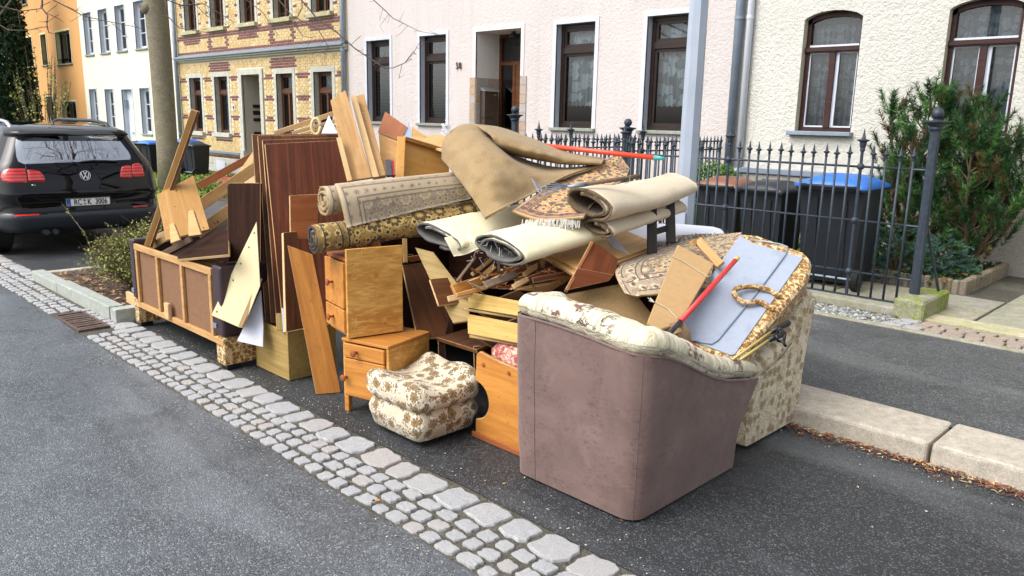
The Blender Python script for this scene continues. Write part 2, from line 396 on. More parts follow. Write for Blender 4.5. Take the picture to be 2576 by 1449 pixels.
# --- drain grate
ge = empty('drain_grate', (-6.48, 1.86, 0), 0, 'rusty iron drain grate set in the cobble strip', 'drain grate')
mb = MB(); gx0, gx1, gy0, gy1 = -6.80, -6.19, 1.745, 1.965
mb.box(gx0, gx1, gy0, gy0+.02, -.02, .012).box(gx0, gx1, gy1-.02, gy1, -.02, .012).box(gx0, gx0+.03, gy0+.02, gy1-.02, -.02, .012).box(gx1-.03, gx1, gy0+.02, gy1-.02, -.02, .012)
mb.build('grate_frame', m_iron, ge)
for i in range(8):
    x = gx0+.045+i*.066; MB().box(x, x+.042, gy0+.021, gy1-.021, -.015, .008+random.uniform(-.002, .003)).build('grate_bar', m_iron, ge)
mesh('grate_pit', [(gx0, gy0, -.004), (gx1, gy0, -.004), (gx1, gy1, -.004), (gx0, gy1, -.004)], [(0, 1, 2, 3)], plain('pit_black', '#0c0b0a', .9), ge)

# --- kerb stones
def bevel_box(name, x0, x1, y0, y1, z0, z1, m, parent=None, bev=.02, seg=2, jit=0, M=None):
    bm = bmesh.new(); bmesh.ops.create_cube(bm, size=1)
    for v in bm.verts: v.co = Vector(((x0+x1)/2+v.co.x*(x1-x0), (y0+y1)/2+v.co.y*(y1-y0), (z0+z1)/2+v.co.z*(z1-z0)))
    if bev: bmesh.ops.bevel(bm, geom=list(bm.edges), offset=bev, segments=seg, affect='EDGES', profile=.6)
    if jit:
        for v in bm.verts: v.co += Vector((random.uniform(-jit, jit), random.uniform(-jit, jit), random.uniform(-jit, jit)))
    me = bpy.data.meshes.new(name); bm.to_mesh(me); bm.free(); me.materials.append(m); finish_mesh(me, True, False)
    return link(bpy.data.objects.new(name, me), parent, M)
kerb = tag(mesh('kerb', [(-40, 4.02, -.01), (20, 4.02, -.01), (20, 4.36, -.01), (-40, 4.36, -.01)], [(0, 1, 2, 3)], m_joint), kind='structure')
xs = [1.9, .95, -.12, -1.05]
while xs[-1] > -14: xs.append(xs[-1]-random.uniform(.85, 1.1))
for a, b in zip(xs[1:], xs): bevel_box('kerb_stone', a+.008, b-.008, 3.975, 4.375, -.03, .112+random.uniform(-.003, .003), m_kerb, kerb, .022, 3, .0025)
for i in range(20): bevel_box('kerb_stone', -15-i*1.0, -14.02-i*1.0, 3.98, 4.37, -.03, .11, m_kerb, kerb, .02, 2, .002)

# --- planting island beside the car
isl = tag(mesh('planting_bed', [(-8.45, 2.1, .035), (-6.3, 2.1, .06), (-6.3, 3.95, .06), (-8.45, 3.95, .035)], [(0, 1, 2, 3)], m_soil), kind='structure')
for a, b, z0, z1 in ((-8.47, -7.72, .055, .085), (-7.715, -7.30, .086, .098), (-7.295, -6.40, .10, .108)):
    bevel_box('kerb_stone', a, b, 2.03, 2.14, -.03, z1, m_kerbg, isl, .008, 2, .002)
bevel_box('kerb_stone', -6.385, -6.26, 2.035, 2.55, -.03, .105, m_kerbg, isl, .01, 2, .003)
bevel_box('kerb_stone', -6.385, -6.26, 2.56, 3.95, -.03, .105, m_kerbg, isl, .01, 2, .003)
bevel_box('kerb_stone', -8.56, -8.46, 2.15, 3.95, -.03, .05, m_kerb, isl, .01, 2, .003)

# --- edge of the front gardens
tag(bevel_box('edging_strip', -5.4, 3, 6.16, 6.235, .05, .118, m_conc, None, .006, 1), kind='structure')
sheet('gravel_bed', -5.4, -2.05, 6.235, 6.62, .098, m_joint)
pth = sheet('path', -5.4, 3, 6.62, 9.5, .104, m_joint)
for i in range(10):
    for j in range(6):
        x0 = -5.35+i*.62 if i < 6 else -1.62+(i-6)*.62; y0 = 6.86+j*.5
        if i < 6 and j > 1: continue
        bevel_box('slab', x0+.006, x0+.612, y0+.006, y0+.494, .06, .122+random.uniform(-.003, .003), m_slab, pth, .006, 1)
bevel_box('threshold_slab', -2.0, -.6, 6.58, 6.85, .05, .128, m_sand, pth, .01, 2, .002)
bevel_box('threshold_slab', -.59, .9, 6.58, 6.85, .05, .126, m_sand, pth, .01, 2, .002)
mos = tag(mesh('mosaic_edge', [(-2.15, 6.235, .106), (2.5, 6.235, .106), (2.5, 6.58, .106), (-2.15, 6.58, .106)], [(0, 1, 2, 3)], m_joint), kind='structure')
for r_ in range(3):
    x = -2.1+r_*.03
    while x < 1.0:
        l = random.uniform(.1, .15)
        o = bpy.data.objects.new('mosaic_stone', STONES[random.randrange(14)]); link(o, mos, Matrix.Translation((x+l/2, 6.285+r_*.108, .122)) @ Matrix.Rotation(random.uniform(-.1, .1), 4, 'Z') @ Matrix.Diagonal((l-.01, .1, 1, 1)))
        o.material_slots[0].link = 'OBJECT'; o.material_slots[0].material = m_pink_cob if x > -1.95 else m_cob
        x += l
# pebbles in the gravel strip
mb = MB(); oct_f = [(0, 2, 4), (2, 1, 4), (1, 3, 4), (3, 0, 4), (2, 0, 5), (1, 2, 5), (3, 1, 5), (0, 3, 5)]
def pebble(mb, x, y, z, r_, m=0):
    a = [r_*random.uniform(.7, 1.25) for _ in range(3)]; q = Matrix.Rotation(random.uniform(0, 6.28), 3, 'Z')
    mb.add([q @ Vector(v) + Vector((x, y, z)) for v in ((a[0], 0, 0), (-a[0], 0, 0), (0, a[1], 0), (0, -a[1], 0), (0, 0, a[2]*.6), (0, 0, -a[2]*.6))], oct_f, m)
for i in range(2600): pebble(mb, random.uniform(-4.6, -1.95), random.uniform(6.24, 6.6), .103, random.uniform(.008, .024), random.choice((0, 0, 0, 1, 2)))
m_peb2 = plain('pebble_light', '#b9b2a2', .8, 0, .2); m_peb3 = plain('pebble_green', '#5f6b66', .8, 0, .2)
tag(mb.build('pebbles', [m_pebble, m_peb2, m_peb3]), 'loose grey and pale pebbles along the fence foot', 'gravel', kind='stuff')
# leaf litter in the gutter and on the soil
def leaf(mb, x, y, z, l, wd, m=0, tilt=.4):
    T = Matrix.Translation((x, y, z)) @ Matrix.Rotation(random.uniform(0, 6.28), 4, 'Z') @ Matrix.Rotation(random.uniform(-tilt, tilt), 4, 'X') @ Matrix.Rotation(random.uniform(-tilt, tilt), 4, 'Y')
    vs = [(-l/2, 0, 0), (-l*.1, -wd/2, wd*.12), (l/2, 0, 0), (-l*.1, wd/2, wd*.12)]
    mb.add([T @ Vector(v) for v in vs], [(0, 1, 2), (0, 2, 3)], m)
mb = MB()
for i in range(1500):
    x = random.uniform(-2.4, .6); leaf(mb, x, 3.975-abs(random.gauss(0, .045)), .006+random.random()*.012, random.uniform(.015, .05), random.uniform(.004, .012), random.choice((0, 1, 1, 2)), .25)
for i in range(60): leaf(mb, random.uniform(-2.6, .5), random.uniform(2.3, 3.9), .005, random.uniform(.01, .03), .008, random.choice((0, 2)), .1)
tag(mb.build('gutter_litter', [m_leafdry, m_leafred, plain('pale_litter', '#c4ab7d', .85, 0, .3)]), 'red and tan leaf litter lying in the gutter', 'leaf litter', kind='stuff')
mb = MB()
for i in range(520): leaf(mb, random.uniform(-8.3, -6.4), random.uniform(2.16, 2.8), .06+random.random()*.025, random.uniform(.02, .075), random.uniform(.012, .04), random.choice((0, 1)), .5)
for i in range(90): leaf(mb, random.uniform(-3.2, -2.05), random.uniform(7.9, 9.3), .2+random.random()*.05, random.uniform(.05, .13), random.uniform(.04, .08), random.choice((0, 0, 1)), .5)
for i in range(60): leaf(mb, random.uniform(-3.4, -2.0), random.uniform(6.25, 6.6), .125, random.uniform(.02, .06), random.uniform(.01, .03), 0, .3)
tag(mb.build('fallen_leaves', [m_leafdry, plain('tan_leaf', '#a98662', .8, 0, .3)]), 'dry brown leaves fallen on the planted beds', 'leaves', kind='stuff')
butt = empty('cigarette_butt', GZ(948, 1265, .012), .9, 'orange cigarette butt lying on the small cobbles', 'cigarette butt')
MB().tube([(-.008, 0, .012), (.012, 0, .012)], .0045, 8).build('filter', plain('butt_orange', '#d98a3a', .8), butt, world_of(butt))
MB().tube([(-.018, 0, .012), (-.008, 0, .012)], .0043, 8).build('paper', plain('butt_ash', '#2b2724', .9), butt, world_of(butt))

# ================================================================ houses: one street front, wall plane Y = 9.5
YF = 9.5
m_pinkst = stucco('stucco_pink', '#cdc5c2', 62, .9)
m_yelst = stucco('stucco_cream', '#d6d4cb', 55, 1.0, '#8d8576', .02)
m_whist = stucco('stucco_pale_yellow', '#d9d7c6', 120, .25, '#9a9888', .004)
m_orast = stucco('stucco_orange', '#d09c60', 120, .25, '#9a7a4a', .004)
m_trimw = plain('paint_white', '#c5cad3', .55, 0, .05, 3)
m_stone = granite('window_stone', '#c2c2b8', '#a5a598', '#85857a', 0, .5, 0, .85)
m_frdark = wood('window_frame_dark', '#3a2b25', '#1d1512', 1, 20, .35)
m_frred = wood('window_frame_red_brown', '#4b2a26', '#2a1614', 1, 20, .4)
m_frwood = wood('window_frame_brown', '#6d4630', '#412718', 1, 20, .4)
m_frwhite = plain('window_frame_white', '#c9cfda', .4, 0, .04)
m_glass = glassmat('window_glass', '#c9d4d6', .015)
m_glass2 = glassmat('window_glass_dark', '#8fa0a4', .06)
m_zinc = plain('zinc', '#8894a2', .42, .35, .12, 5)
m_sillst = granite('sill_stone', '#9aa09b', '#7d837e', '#5c605d', 0, .8, .2, .9)
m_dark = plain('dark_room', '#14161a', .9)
m_bed = plain('tan_reveal', '#cfc49a', .9, 0, .06)
def curtain_mat(name, c, alpha=.55, sc=9, am=.22):
    b = NB(name); n = b.noise(b.map(b.obj(), (60, 60, 60)), 1, 2); f = flower_mask(b, b.uv(), sc, 4, .5)
    low = b.step(b.n('SeparateXYZ', {0: b.uv()}).outputs[1], .0, 3.0)
    al = b.math('ADD', b.math('MULTIPLY', b.step(f, 1.0, .85), am), alpha, clamp=True)
    b.set(Base_Color=C(c), Roughness=.9, Alpha=al); return b.m
m_curt = curtain_mat('net_curtain', '#cfd4de', .38)
m_curt2 = curtain_mat('lace_curtain', '#eef2fa', .42, 5, .45)
m_blind = plain('blind_slat', '#c5cdd0', .5, 0, .05)
def house(name, x0, x1, ztop, wallmat, label, holes, z0=.05, depth=5.0):
    h = empty(name, ((x0+x1)/2, YF, z0), 0, label, 'house', 'row of houses along the street')
    xs = sorted({x0, x1, *[q for a in holes for q in (a[0], a[1])]}); zs = sorted({z0, ztop, *[q for a in holes for q in (a[2], a[3])]})
    mb = MB()
    for i in range(len(xs)-1):
        for j in range(len(zs)-1):
            cx, cz = (xs[i]+xs[i+1])/2, (zs[j]+zs[j+1])/2
            if any(a[0] < cx < a[1] and a[2] < cz < a[3] for a in holes): continue
            mb.add([(xs[i], YF, zs[j]), (xs[i+1], YF, zs[j]), (xs[i+1], YF, zs[j+1]), (xs[i], YF, zs[j+1])], [(0, 1, 2, 3)])
    mb.build('wall', wallmat, h)
    yb = YF+depth; e = .004
    s = MB(); s.add([(x0+e, YF, z0), (x0+e, yb, z0), (x0+e, yb, ztop), (x0+e, YF, ztop), (x1-e, YF, z0), (x1-e, yb, z0), (x1-e, yb, ztop), (x1-e, YF, ztop)], [(0, 1, 2, 3), (4, 5, 6, 7), (1, 5, 6, 2), (0, 4, 5, 1)])
    s.build('side_and_back_walls', m_dark, h)
    r_ = MB(); r_.add([(x0+e, YF-.3, ztop), (x1-e, YF-.3, ztop), (x1-e, YF+depth/2, ztop+2.4), (x0+e, YF+depth/2, ztop+2.4), (x0+e, yb+.3, ztop), (x1-e, yb+.3, ztop)], [(0, 1, 2, 3), (3, 2, 5, 4), (0, 3, 4), (1, 5, 2)])
    r_.build('roof', plain(name+'_roof_tile', '#6b4236', .8, 0, .2), h)
    # upstairs floor keeps the rooms dark
    mesh('ceiling', [(x0+e, YF+.01, 3.4), (x1-e, YF+.01, 3.4), (x1-e, yb, 3.4), (x0+e, yb, 3.4)], [(0, 1, 2, 3)], m_dark, h)
    return h
def ring(mb, x0, x1, z0, z1, w, y0, y1, m=0):
    mb.box(x0, x1, y0, y1, z0, z0+w, m); mb.box(x0, x1, y0, y1, z1-w, z1, m); mb.box(x0, x0+w, y0, y1, z0+w, z1-w, m); mb.box(x1-w, x1, y0, y1, z0+w, z1-w, m)
def reveal(mb, x0, x1, z0, z1, d, m=0, y=YF):
    mb.add([(x0, y, z0), (x1, y, z0), (x1, y, z1), (x0, y, z1), (x0, y+d, z0), (x1, y+d, z0), (x1, y+d, z1), (x0, y+d, z1)], [(0, 4, 7, 3), (1, 2, 6, 5), (3, 7, 6, 2), (0, 1, 5, 4)], m)
def wavy(name, x0, x1, z0, z1, y, m, parent, amp=.025, n=60, k=9):
    vs = []; fs = []; uv = []; ph = random.uniform(0, 6)
    for i in range(n+1):
        t = i/n; x = x0+(x1-x0)*t; yy = y+amp*(math.sin(t*k*6.28+ph)+.5*math.sin(t*k*2.3*6.28))
        vs += [(x, yy, z0+.01*math.sin(t*k*6.28)), (x, yy*.4+y*.6, z1)]; uv += [(x, 0), (x, z1-z0)]
        if i: fs.append((2*i-2, 2*i, 2*i+1, 2*i-1))
    return mesh(name, vs, fs, m, parent, None, None, True, uv)
def window(h, x0, x1, z0, z1, d, fm, rm, tz=None, mull=False, fw=.055, sash=.04, trim=0, trimm=None, sill=None, sillm=None, cur=None, grid=0, glass=None, cz=0, plaster=True):
    """the opening x0..x1, z0..z1 with its frame set back by d"""
    glass = glass or m_glass; yf = YF+d
    mb = MB(); ring(mb, x0, x1, z0, z1, fw, yf, yf+.07)
    panes = []
    zt = tz if tz else z1-fw
    if tz: mb.box(x0+fw, x1-fw, yf-.02, yf+.07, tz, tz+.09); panes.append((x0+fw, x1-fw, tz+.09, z1-fw))
    if mull:
        xm = (x0+x1)/2; mb.box(xm-.035, xm+.035, yf-.015, yf+.07, z0+fw, zt); panes += [(x0+fw, xm-.035, z0+fw, zt), (xm+.035, x1-fw, z0+fw, zt)]
    else: panes.append((x0+fw, x1-fw, z0+fw, zt))
    for p in panes: ring(mb, *p, sash, yf+.012, yf+.055)
    if grid:
        a, b, c, e = panes[-1]
        for g in range(1, grid): z = c+(e-c)*g/grid; mb.box(a, b, yf+.02, yf+.05, z-.012, z+.012)
    wo = mb.build('window', fm, h)
    for a, b, c, e in panes: mesh('pane', [(a, yf+.035, c), (b, yf+.035, c), (b, yf+.035, e), (a, yf+.035, e)], [(0, 1, 2, 3)], glass, wo)
    rv = MB(); reveal(rv, x0, x1, z0, z1, d+.05, 0)
    if trim:
        t = trim; y0, y1 = YF-.012, YF
        rv.box(x0-t, x0, y0, y1+.02, z0, z1+t); rv.box(x1, x1+t, y0, y1+.02, z0, z1+t); rv.box(x0, x1, y0, y1+.02, z1, z1+t)
    rv.build('surround', rm, wo)
    if sill:
        sx, st, so_ = sill   # side overhang, thickness, projection
        bevel_box('sill', x0-sx, x1+sx, YF-so_, YF+d, z0-st, z0+.004, sillm or m_sillst, wo, .006, 1)
    if cur == 'blind':
        s = MB(); a, b, c, e = panes[-1]; z = c
        while z < e-.02: s.add([(a, yf+.09, z), (b, yf+.09, z), (b, yf+.11, z+.014), (a, yf+.11, z+.014)], [(0, 1, 2, 3)]); z += .028
        s.build('blind', m_blind, wo)
        if tz: wavy('curtain', a, b, panes[0][2], panes[0][3], yf+.12, m_curt, wo)
    elif cur:
        wavy('curtain', x0+fw, x1-fw, z0+fw+cz, z1-fw, yf+.15, cur, wo, .02, 70, 7)
    return wo
# ---- pink house
PH = [(-13.54, -12.78, 1.5, 3.06), (-11.86, -11.11, 1.5, 3.06), (-8.49, -7.72, 1.49, 3.05), (-6.79, -6.02, 1.49, 3.05)]
DOOR = (-10.33, -9.25, .1, 3.05)
pink = house('pink_house', -14.2, -5.42, 7.2, m_pinkst, 'pale pink rough rendered house with dark brown windows and number 58', PH+[DOOR]+[(a, b, 4.2, 5.8) for a, b, _, _ in PH])
for i, (a, b, c, e) in enumerate(PH):
    window(pink, a, b, c, e, .115, m_frdark, m_trimw, 2.62, False, .06, .045, .068, m_trimw, (.07, .045, .06), m_sillst, 'blind' if i < 2 else m_curt2, 0, m_glass2 if i < 2 else m_glass, .28 if i > 1 else 0)
    window(pink, a, b, 4.2, 5.8, .115, m_frdark, m_trimw, 5.3, False, .06, .045, .068, m_trimw, (.07, .045, .06), m_sillst, m_curt)
m_tile = granite('tile', '#b3aca6', '#9c928a', '#857a70', .9, .6, 0, .35)
m_tile2 = granite('tile_tan', '#b89c7e', '#a5886a', '#8b7258', .6, .6, 0, .35)
m_doorw = wood('door_wood', '#7a4a26', '#4a2a14', 1, 12, .4)
ent = empty('entrance', (-9.8, YF, .1), 0, parent=pink)
rv = MB(); dd = .6; reveal(rv, *DOOR, dd)
t = .07; rv.box(-10.4, -10.33, YF-.012, YF+.02, 2.3, 3.12); rv.box(-9.25, -9.18, YF-.012, YF+.02, 2.3, 3.12); rv.box(-10.33, -9.25, YF-.012, YF+.02, 3.05, 3.12)
rv.build('surround', stucco('entrance_render', '#e2ded8', 90, .4), ent)
for j in range(15):
    z = .12+j*.1455
    for i in range(4):
        y = YF+.006+i*.149; o = MB().box(-10.331, -10.322, y, y+.143, z, z+.1395).build('tile', m_tile if (i*7+j*5) % 4 else m_tile2, ent)
    MB().box(-10.47, -10.334, YF-.016, YF+.0, z, z+.1395).build('tile', m_tile2 if j % 3 else m_tile, ent)
    MB().box(-9.246, -9.11, YF-.016, YF+.0, z, z+.1395).build('tile', m_tile if j % 3 else m_tile2, ent)
yd = YF+dd-.05; mb = MB(); ring(mb, -10.32, -9.26, .12, 3.04, .05, yd, yd+.06); mb.box(-10.27, -9.31, yd, yd+.06, 2.53, 2.59); mb.box(-9.98, -9.92, yd, yd+.06, .17, 2.53)
mb.box(-9.919, -9.311, yd+.01, yd+.05, .171, 2.529); mb.box(-9.84, -9.78, yd-.012, yd+.009, .25, 2.45); mb.box(-9.45, -9.39, yd-.012, yd+.009, .25, 2.45); mb.box(-9.7, -9.52, yd-.01, yd+.009, .3, 2.4)
MB().box(-9.63, -9.6, yd-.05, yd-.0125, 1.0, 1.65).build('handle', m_zinc, ent)
mb.build('door', m_doorw, ent)
mesh('pane', [(-10.27, yd+.03, 2.59), (-9.31, yd+.03, 2.59), (-9.31, yd+.03, 2.99), (-10.27, yd+.03, 2.99)], [(0, 1, 2, 3)], m_glass2, ent)
mesh('pane', [(-10.27, yd+.03, .17), (-9.98, yd+.03, .17), (-9.98, yd+.03, 2.53), (-10.27, yd+.03, 2.53)], [(0, 1, 2, 3)], m_glass2, ent)
mb = MB(); mb.lathe((-9.72, YF+.3, 2.93), [(.02, .12), (.03, .1), (.09, .06), (.1, .02), (.06, 0)], 12).build('porch_lamp', plain('lamp_black', '#1a1a1a', .4), ent)
m_mail = plain('mailbox_brown', '#4e433b', .45, .2, .1)
mx = empty('mailbox', (-10.3, YF+.25, 1.5), 0, 'brown letterbox fixed to the tiled entrance wall', 'mailbox')
MB().box(-10.318, -10.2, YF+.1, YF+.42, 1.62, 2.08).build('box', m_mail, mx)
mb = MB(); mb.add([(-10.32, YF+.09, 2.16), (-10.32, YF+.43, 2.16), (-10.17, YF+.43, 2.07), (-10.17, YF+.09, 2.07), (-10.32, YF+.09, 2.081), (-10.32, YF+.43, 2.081)], [(0, 3, 2, 1), (0, 4, 3), (1, 2, 5)]); mb.build('lid', plain('mailbox_lid', '#8f8e8c', .4, .5), mx)
MB().box(-10.318, -10.2, YF+.1, YF+.42, 1.46, 1.61).build('newspaper_slot', m_mail, mx)
MB().box(-10.199, -10.196, YF+.31, YF+.38, 2.0, 2.025).build('name_label', plain('brass', '#b79a5a', .4, .6), mx)
sg = empty('house_notice', (-10.31, YF+.5, 2.05), 0, 'small white notice on the tiles beside the letterbox', 'notice')
MB().box(-10.319, -10.31, YF+.45, YF+.54, 1.98, 2.12).build('plate', m_trimw, sg)
def txt(name, s, size, M, mat, parent, ext=.003, font_scale=1.0, sx=1.0):
    cu = bpy.data.curves.new(name, 'FONT'); cu.body = s; cu.size = size; cu.extrude = ext; cu.offset = size*.018; cu.align_x = 'CENTER'; cu.align_y = 'CENTER'; cu.resolution_u = 3
    tmp = bpy.data.objects.new('tmp', cu); COL.objects.link(tmp); bpy.context.view_layer.update()
    me = bpy.data.meshes.new_from_object(tmp.evaluated_get(bpy.context.evaluated_depsgraph_get())); bpy.data.objects.remove(tmp)
    me.materials.clear(); me.materials.append(mat)
    if sx != 1: 
        for v in me.vertices: v.co.x *= sx
    o = bpy.data.objects.new(name, me); return link(o, parent, M)
FACE = Matrix.Rotation(R(90), 4, 'X')
m_num = plain('number_red_brown', '#4a2420', .5)
hn = empty('house_number', (-10.76, YF, 2.5), 0, 'dark brown house number 58 on the pink wall', 'house number')
for ch, x in (('5', -10.80), ('8', -10.72)): txt('digit', ch, .155, Matrix.Translation((x, YF-.02, 2.5)) @ FACE, m_num, hn, .006, 1, .72)
# ---- downpipes
def pipe(x, y, z0, z1, r_, m, parent, name='downpipe'):
    mb = MB(); mb.tube([(x, y, z0), (x, y, z1)], r_, 14)
    o = mb.build(name, m, parent, None, True)
    for z in np.arange(z0+.9, z1, 1.9): MB().tube([(x, y, z), (x, y, z+.04)], r_*1.16, 14).build('collar', m, o)
    return o
pipe(-14.28, YF-.07, .1, 7, .05, m_zinc, pink)
# ---- cream house with arched windows
yel_holes = [(-4.5, -3.81, 1.54, 2.92), (-2.9, -2.2, 1.54, 2.92)]
yellow = house('cream_house', -5.415, 6, 7.4, m_yelst, 'cream rough rendered house with arched red brown windows', yel_holes)
def arch_z(x, a, b, zs, rise): t = (x-(a+b)/2)/((b-a)/2); return zs+rise*math.sqrt(max(0, 1-t*t*.86))-rise*math.sqrt(.14)
for a, b, c, e in yel_holes:
    zs, rise, N, d = 2.845, .14, 16, .1
    ax = [a+(b-a)*i/N for i in range(N+1)]; az = [arch_z(x, a, b, zs, rise) for x in ax]
    mb = MB()
    for i in range(N): mb.add([(ax[i], YF, az[i]), (ax[i+1], YF, az[i+1]), (ax[i+1], YF, e), (ax[i], YF, e)], [(0, 1, 2, 3)])
    mb.build('wall', m_yelst, yellow)
    mb = MB(); yf = YF+d; fw = .05; tz = 2.47
    mb.box(a, a+fw, yf, yf+.06, c+fw, zs+.02); mb.box(b-fw, b, yf, yf+.06, c+fw, zs+.02); mb.box(a, b, yf, yf+.06, c, c+fw); mb.box(a+.002, b-.002, yf-.03, yf+.06, tz, tz+.06); mb.box(a+.012, b-.012, yf-.045, yf-.03, tz+.012, tz+.034)
    xm = (a+b)/2; mb.box(xm-.035, xm+.035, yf-.02, yf+.06, c+fw, tz)
    for i in range(N): mb.add([(ax[i], yf, az[i]-.062), (ax[i+1], yf, az[i+1]-.062), (ax[i+1], yf, az[i+1]+.03), (ax[i], yf, az[i]+.03), (ax[i], yf+.05, az[i]-.062), (ax[i+1], yf+.05, az[i+1]-.062)], [(0, 1, 2, 3), (0, 4, 5, 1)])
    wo = mb.build('window', m_frred, yellow)
    ins = MB()
    for q0, q1 in ((a+fw, xm-.035), (xm+.035, b-fw)): ring(ins, q0, q1, c+fw, tz, .018, yf+.02, yf+.05)
    ins.box(xm+.0355, xm+.075, yf+.015, yf+.045, c+fw, tz); ins.box(a+fw, b-fw, yf+.0, yf+.04, tz+.0605, tz+.085)
    ins.build('inner_frame', m_frwhite, wo)
    for q in ((a+fw, xm-.035, c+fw, tz), (xm+.035, b-fw, c+fw, tz)): mesh('pane', [(q[0], yf+.035, q[2]), (q[1], yf+.035, q[2]), (q[1], yf+.035, q[3]), (q[0], yf+.035, q[3])], [(0, 1, 2, 3)], m_glass, wo)
    mesh('pane', [(a+fw, yf+.035, tz+.06), (b-fw, yf+.035, tz+.06)]+[(ax[i], yf+.035, az[i]) for i in range(N-1, 0, -1)], [tuple(range(N+1))], m_glass, wo)
    rv = MB()
    rv.add([(a, YF, c), (b, YF, c), (b, YF, zs), (a, YF, zs), (a, yf, c), (b, yf, c), (b, yf, zs), (a, yf, zs)], [(0, 4, 7, 3), (1, 2, 6, 5)])
    for i in range(N): rv.add([(ax[i], YF, az[i]), (ax[i+1], YF, az[i+1]), (ax[i+1], yf, az[i+1]), (ax[i], yf, az[i])], [(0, 1, 2, 3)])
    rv.build('reveal', stucco('reveal_cream', '#d8d0b4', 100, .3), wo)
    bevel_box('sill', a-.07, b+.03, YF-.09, yf, c-.05, c, m_zinc, wo, .006, 1)
    wavy('curtain', a+.04, b-.04, c+.05, zs+.1, yf+.13, m_curt, wo, .022, 80, 8)
bevel_box('plinth_flashing', -5.2, 6, YF-.07, YF-.002, .99, 1.06, m_zinc, yellow, .006, 1)
bevel_box('plinth', -5.2, 6, YF-.04, YF-.003, .08, .985, stucco('plinth_grey', '#9d978d', 60, .8), yellow, 0)
pipe(-5.33, YF-.08, .1, 7, .055, m_zinc, yellow); pipe(-5.19, YF-.06, .1, 7, .042, m_trimw, yellow)
ha = empty('hydrant_sign', (-4.75, YF-.05, .85), 0, 'small blue utility marker plate on the grey plinth', 'sign')
MB().box(-4.84, -4.66, YF-.06, YF-.042, .68, .93).build('plate', plain('plate_blue', '#24405a', .4), ha)
txt('lettering', 'HA', .07, Matrix.Translation((-4.79, YF-.062, .89)) @ FACE, m_trimw, ha, .001)
MB().box(-4.76, -4.68, YF-.064, YF-.0605, .812, .824).box(-4.726, -4.714, YF-.064, YF-.0605, .74, .811).build('mark', m_trimw, ha)
# ---- brick house
BW = [(-21.86, -21.15), (-20.35, -19.61), (-17.16, -16.43), (-15.54, -14.81)]
UW = [(-21.92, -21.18), (-20.37, -19.62), (-18.78, -18.03), (-17.17, -16.44), (-15.55, -14.81)]
bh = [(a, b, 1.1, 2.52) for a, b in BW]; uh = [(a, b, 3.72, 5.2) for a, b in UW]; BD = (-18.81, -17.9, .1, 2.53)
m_mort = plain('mortar', '#d6caad', .95, 0, .1, 20, .4)
brickh = house('brick_house', -22.5, -14.21, 6.5, m_mort, 'yellow brick house with dark red brick bands and pale stone window surrounds', bh+uh+[BD])
for i, (a, b) in enumerate(BW): window(brickh, a, b, 1.1, 2.52, .12, m_frwood, m_stone, 2.08, i > 1, .05, .03, .11, m_stone, (.12, .1, .1), m_stone, m_curt)
for a, b in UW: window(brickh, a, b, 3.72, 5.2, .12, m_frwood, m_stone, None, True, .05, .03, .11, m_stone, (.12, .09, .1), m_sand, m_curt)
ent2 = empty('entrance', (-18.3, YF, .1), 0, parent=brickh)
rv = MB(); reveal(rv, *BD, .7); rv.build('recess', plain('recess_grey', '#b5b1a6', .9, 0, .06), ent2)
rv = MB(); rv.box(-18.97, -18.81, YF-.04, YF+.02, .7, 2.66); rv.box(-17.9, -17.76, YF-.04, YF+.02, .7, 2.66); rv.box(-18.81, -17.9, YF-.04, YF+.02, 2.53, 2.66); rv.box(-19.0, -18.8, YF-.07, YF+.02, .1, .7); rv.box(-17.91, -17.73, YF-.07, YF+.02, .1, .7)
rv.build('surround', m_stone, ent2); MB().box(-18.8, -17.91, YF+.6, YF+.66, .1, 2.53).build('door', m_doorw, ent2)
m_slot = plain('slot_black', '#22252a', .4, .3)
for z0, z1 in ((1.75, 1.83), (1.58, 1.68), (1.42, 1.5), (1.08, 1.16)): MB().box(-18.81, -18.795, YF+.24, YF+.46, z0, z1).build('mail_slot', m_slot, ent2)
np_ = empty('house_number_plate', (-19.3, YF, 1.75), 0, 'small dark house number plate beside the brick house door', 'house number')
MB().box(-19.36, -19.24, YF-.03, YF-.01, 1.68, 1.82).build('plate', plain('number_plate_white', '#d6d6d2', .5), np_); MB().box(-19.33, -19.27, YF-.034, YF-.0305, 1.71, 1.79).build('figure', m_slot, np_)
mb = MB(); mb.box(-22.5, -14.21, YF-.06, YF-.001, 2.93, 2.97); mb.box(-22.5, -14.21, YF-.11, YF-.001, 2.975, 3.04); mb.build('cornice', m_stone, brickh)
mb = MB(); mb.add([(-22.52, YF-.16, 3.045), (-14.19, YF-.16, 3.045), (-14.19, YF-.001, 3.12), (-22.52, YF-.001, 3.12), (-22.52, YF-.16, 3.02), (-14.19, YF-.16, 3.02)], [(0, 1, 2, 3), (4, 5, 1, 0)]); mb.build('cornice_flashing', m_zinc, brickh)
MB().box(-22.5, -19.0, YF-.09, YF-.011, .575, .63).box(-17.73, -14.21, YF-.09, YF-.011, .575, .63).build('base_flashing', m_zinc, brickh)
for i in range(12):
    x = -22.5+i*.69
    if -19.3 < x < -17.6: continue
    bevel_box('plinth_stone', x, x+.684, YF-.05, YF-.001, .08, .285, m_sand if 0 else m_stone, brickh, .008, 1, .003); bevel_box('plinth_stone', x-.2, x+.484, YF-.05, YF-.001, .29, .46, m_stone, brickh, .008, 1, .003)
for a, b in ((-21.67, -21.3), (-20.36, -19.85)): MB().box(a, b, YF-.07, YF-.052, .13, .37).build('cellar_hatch', m_frwhite, brickh)
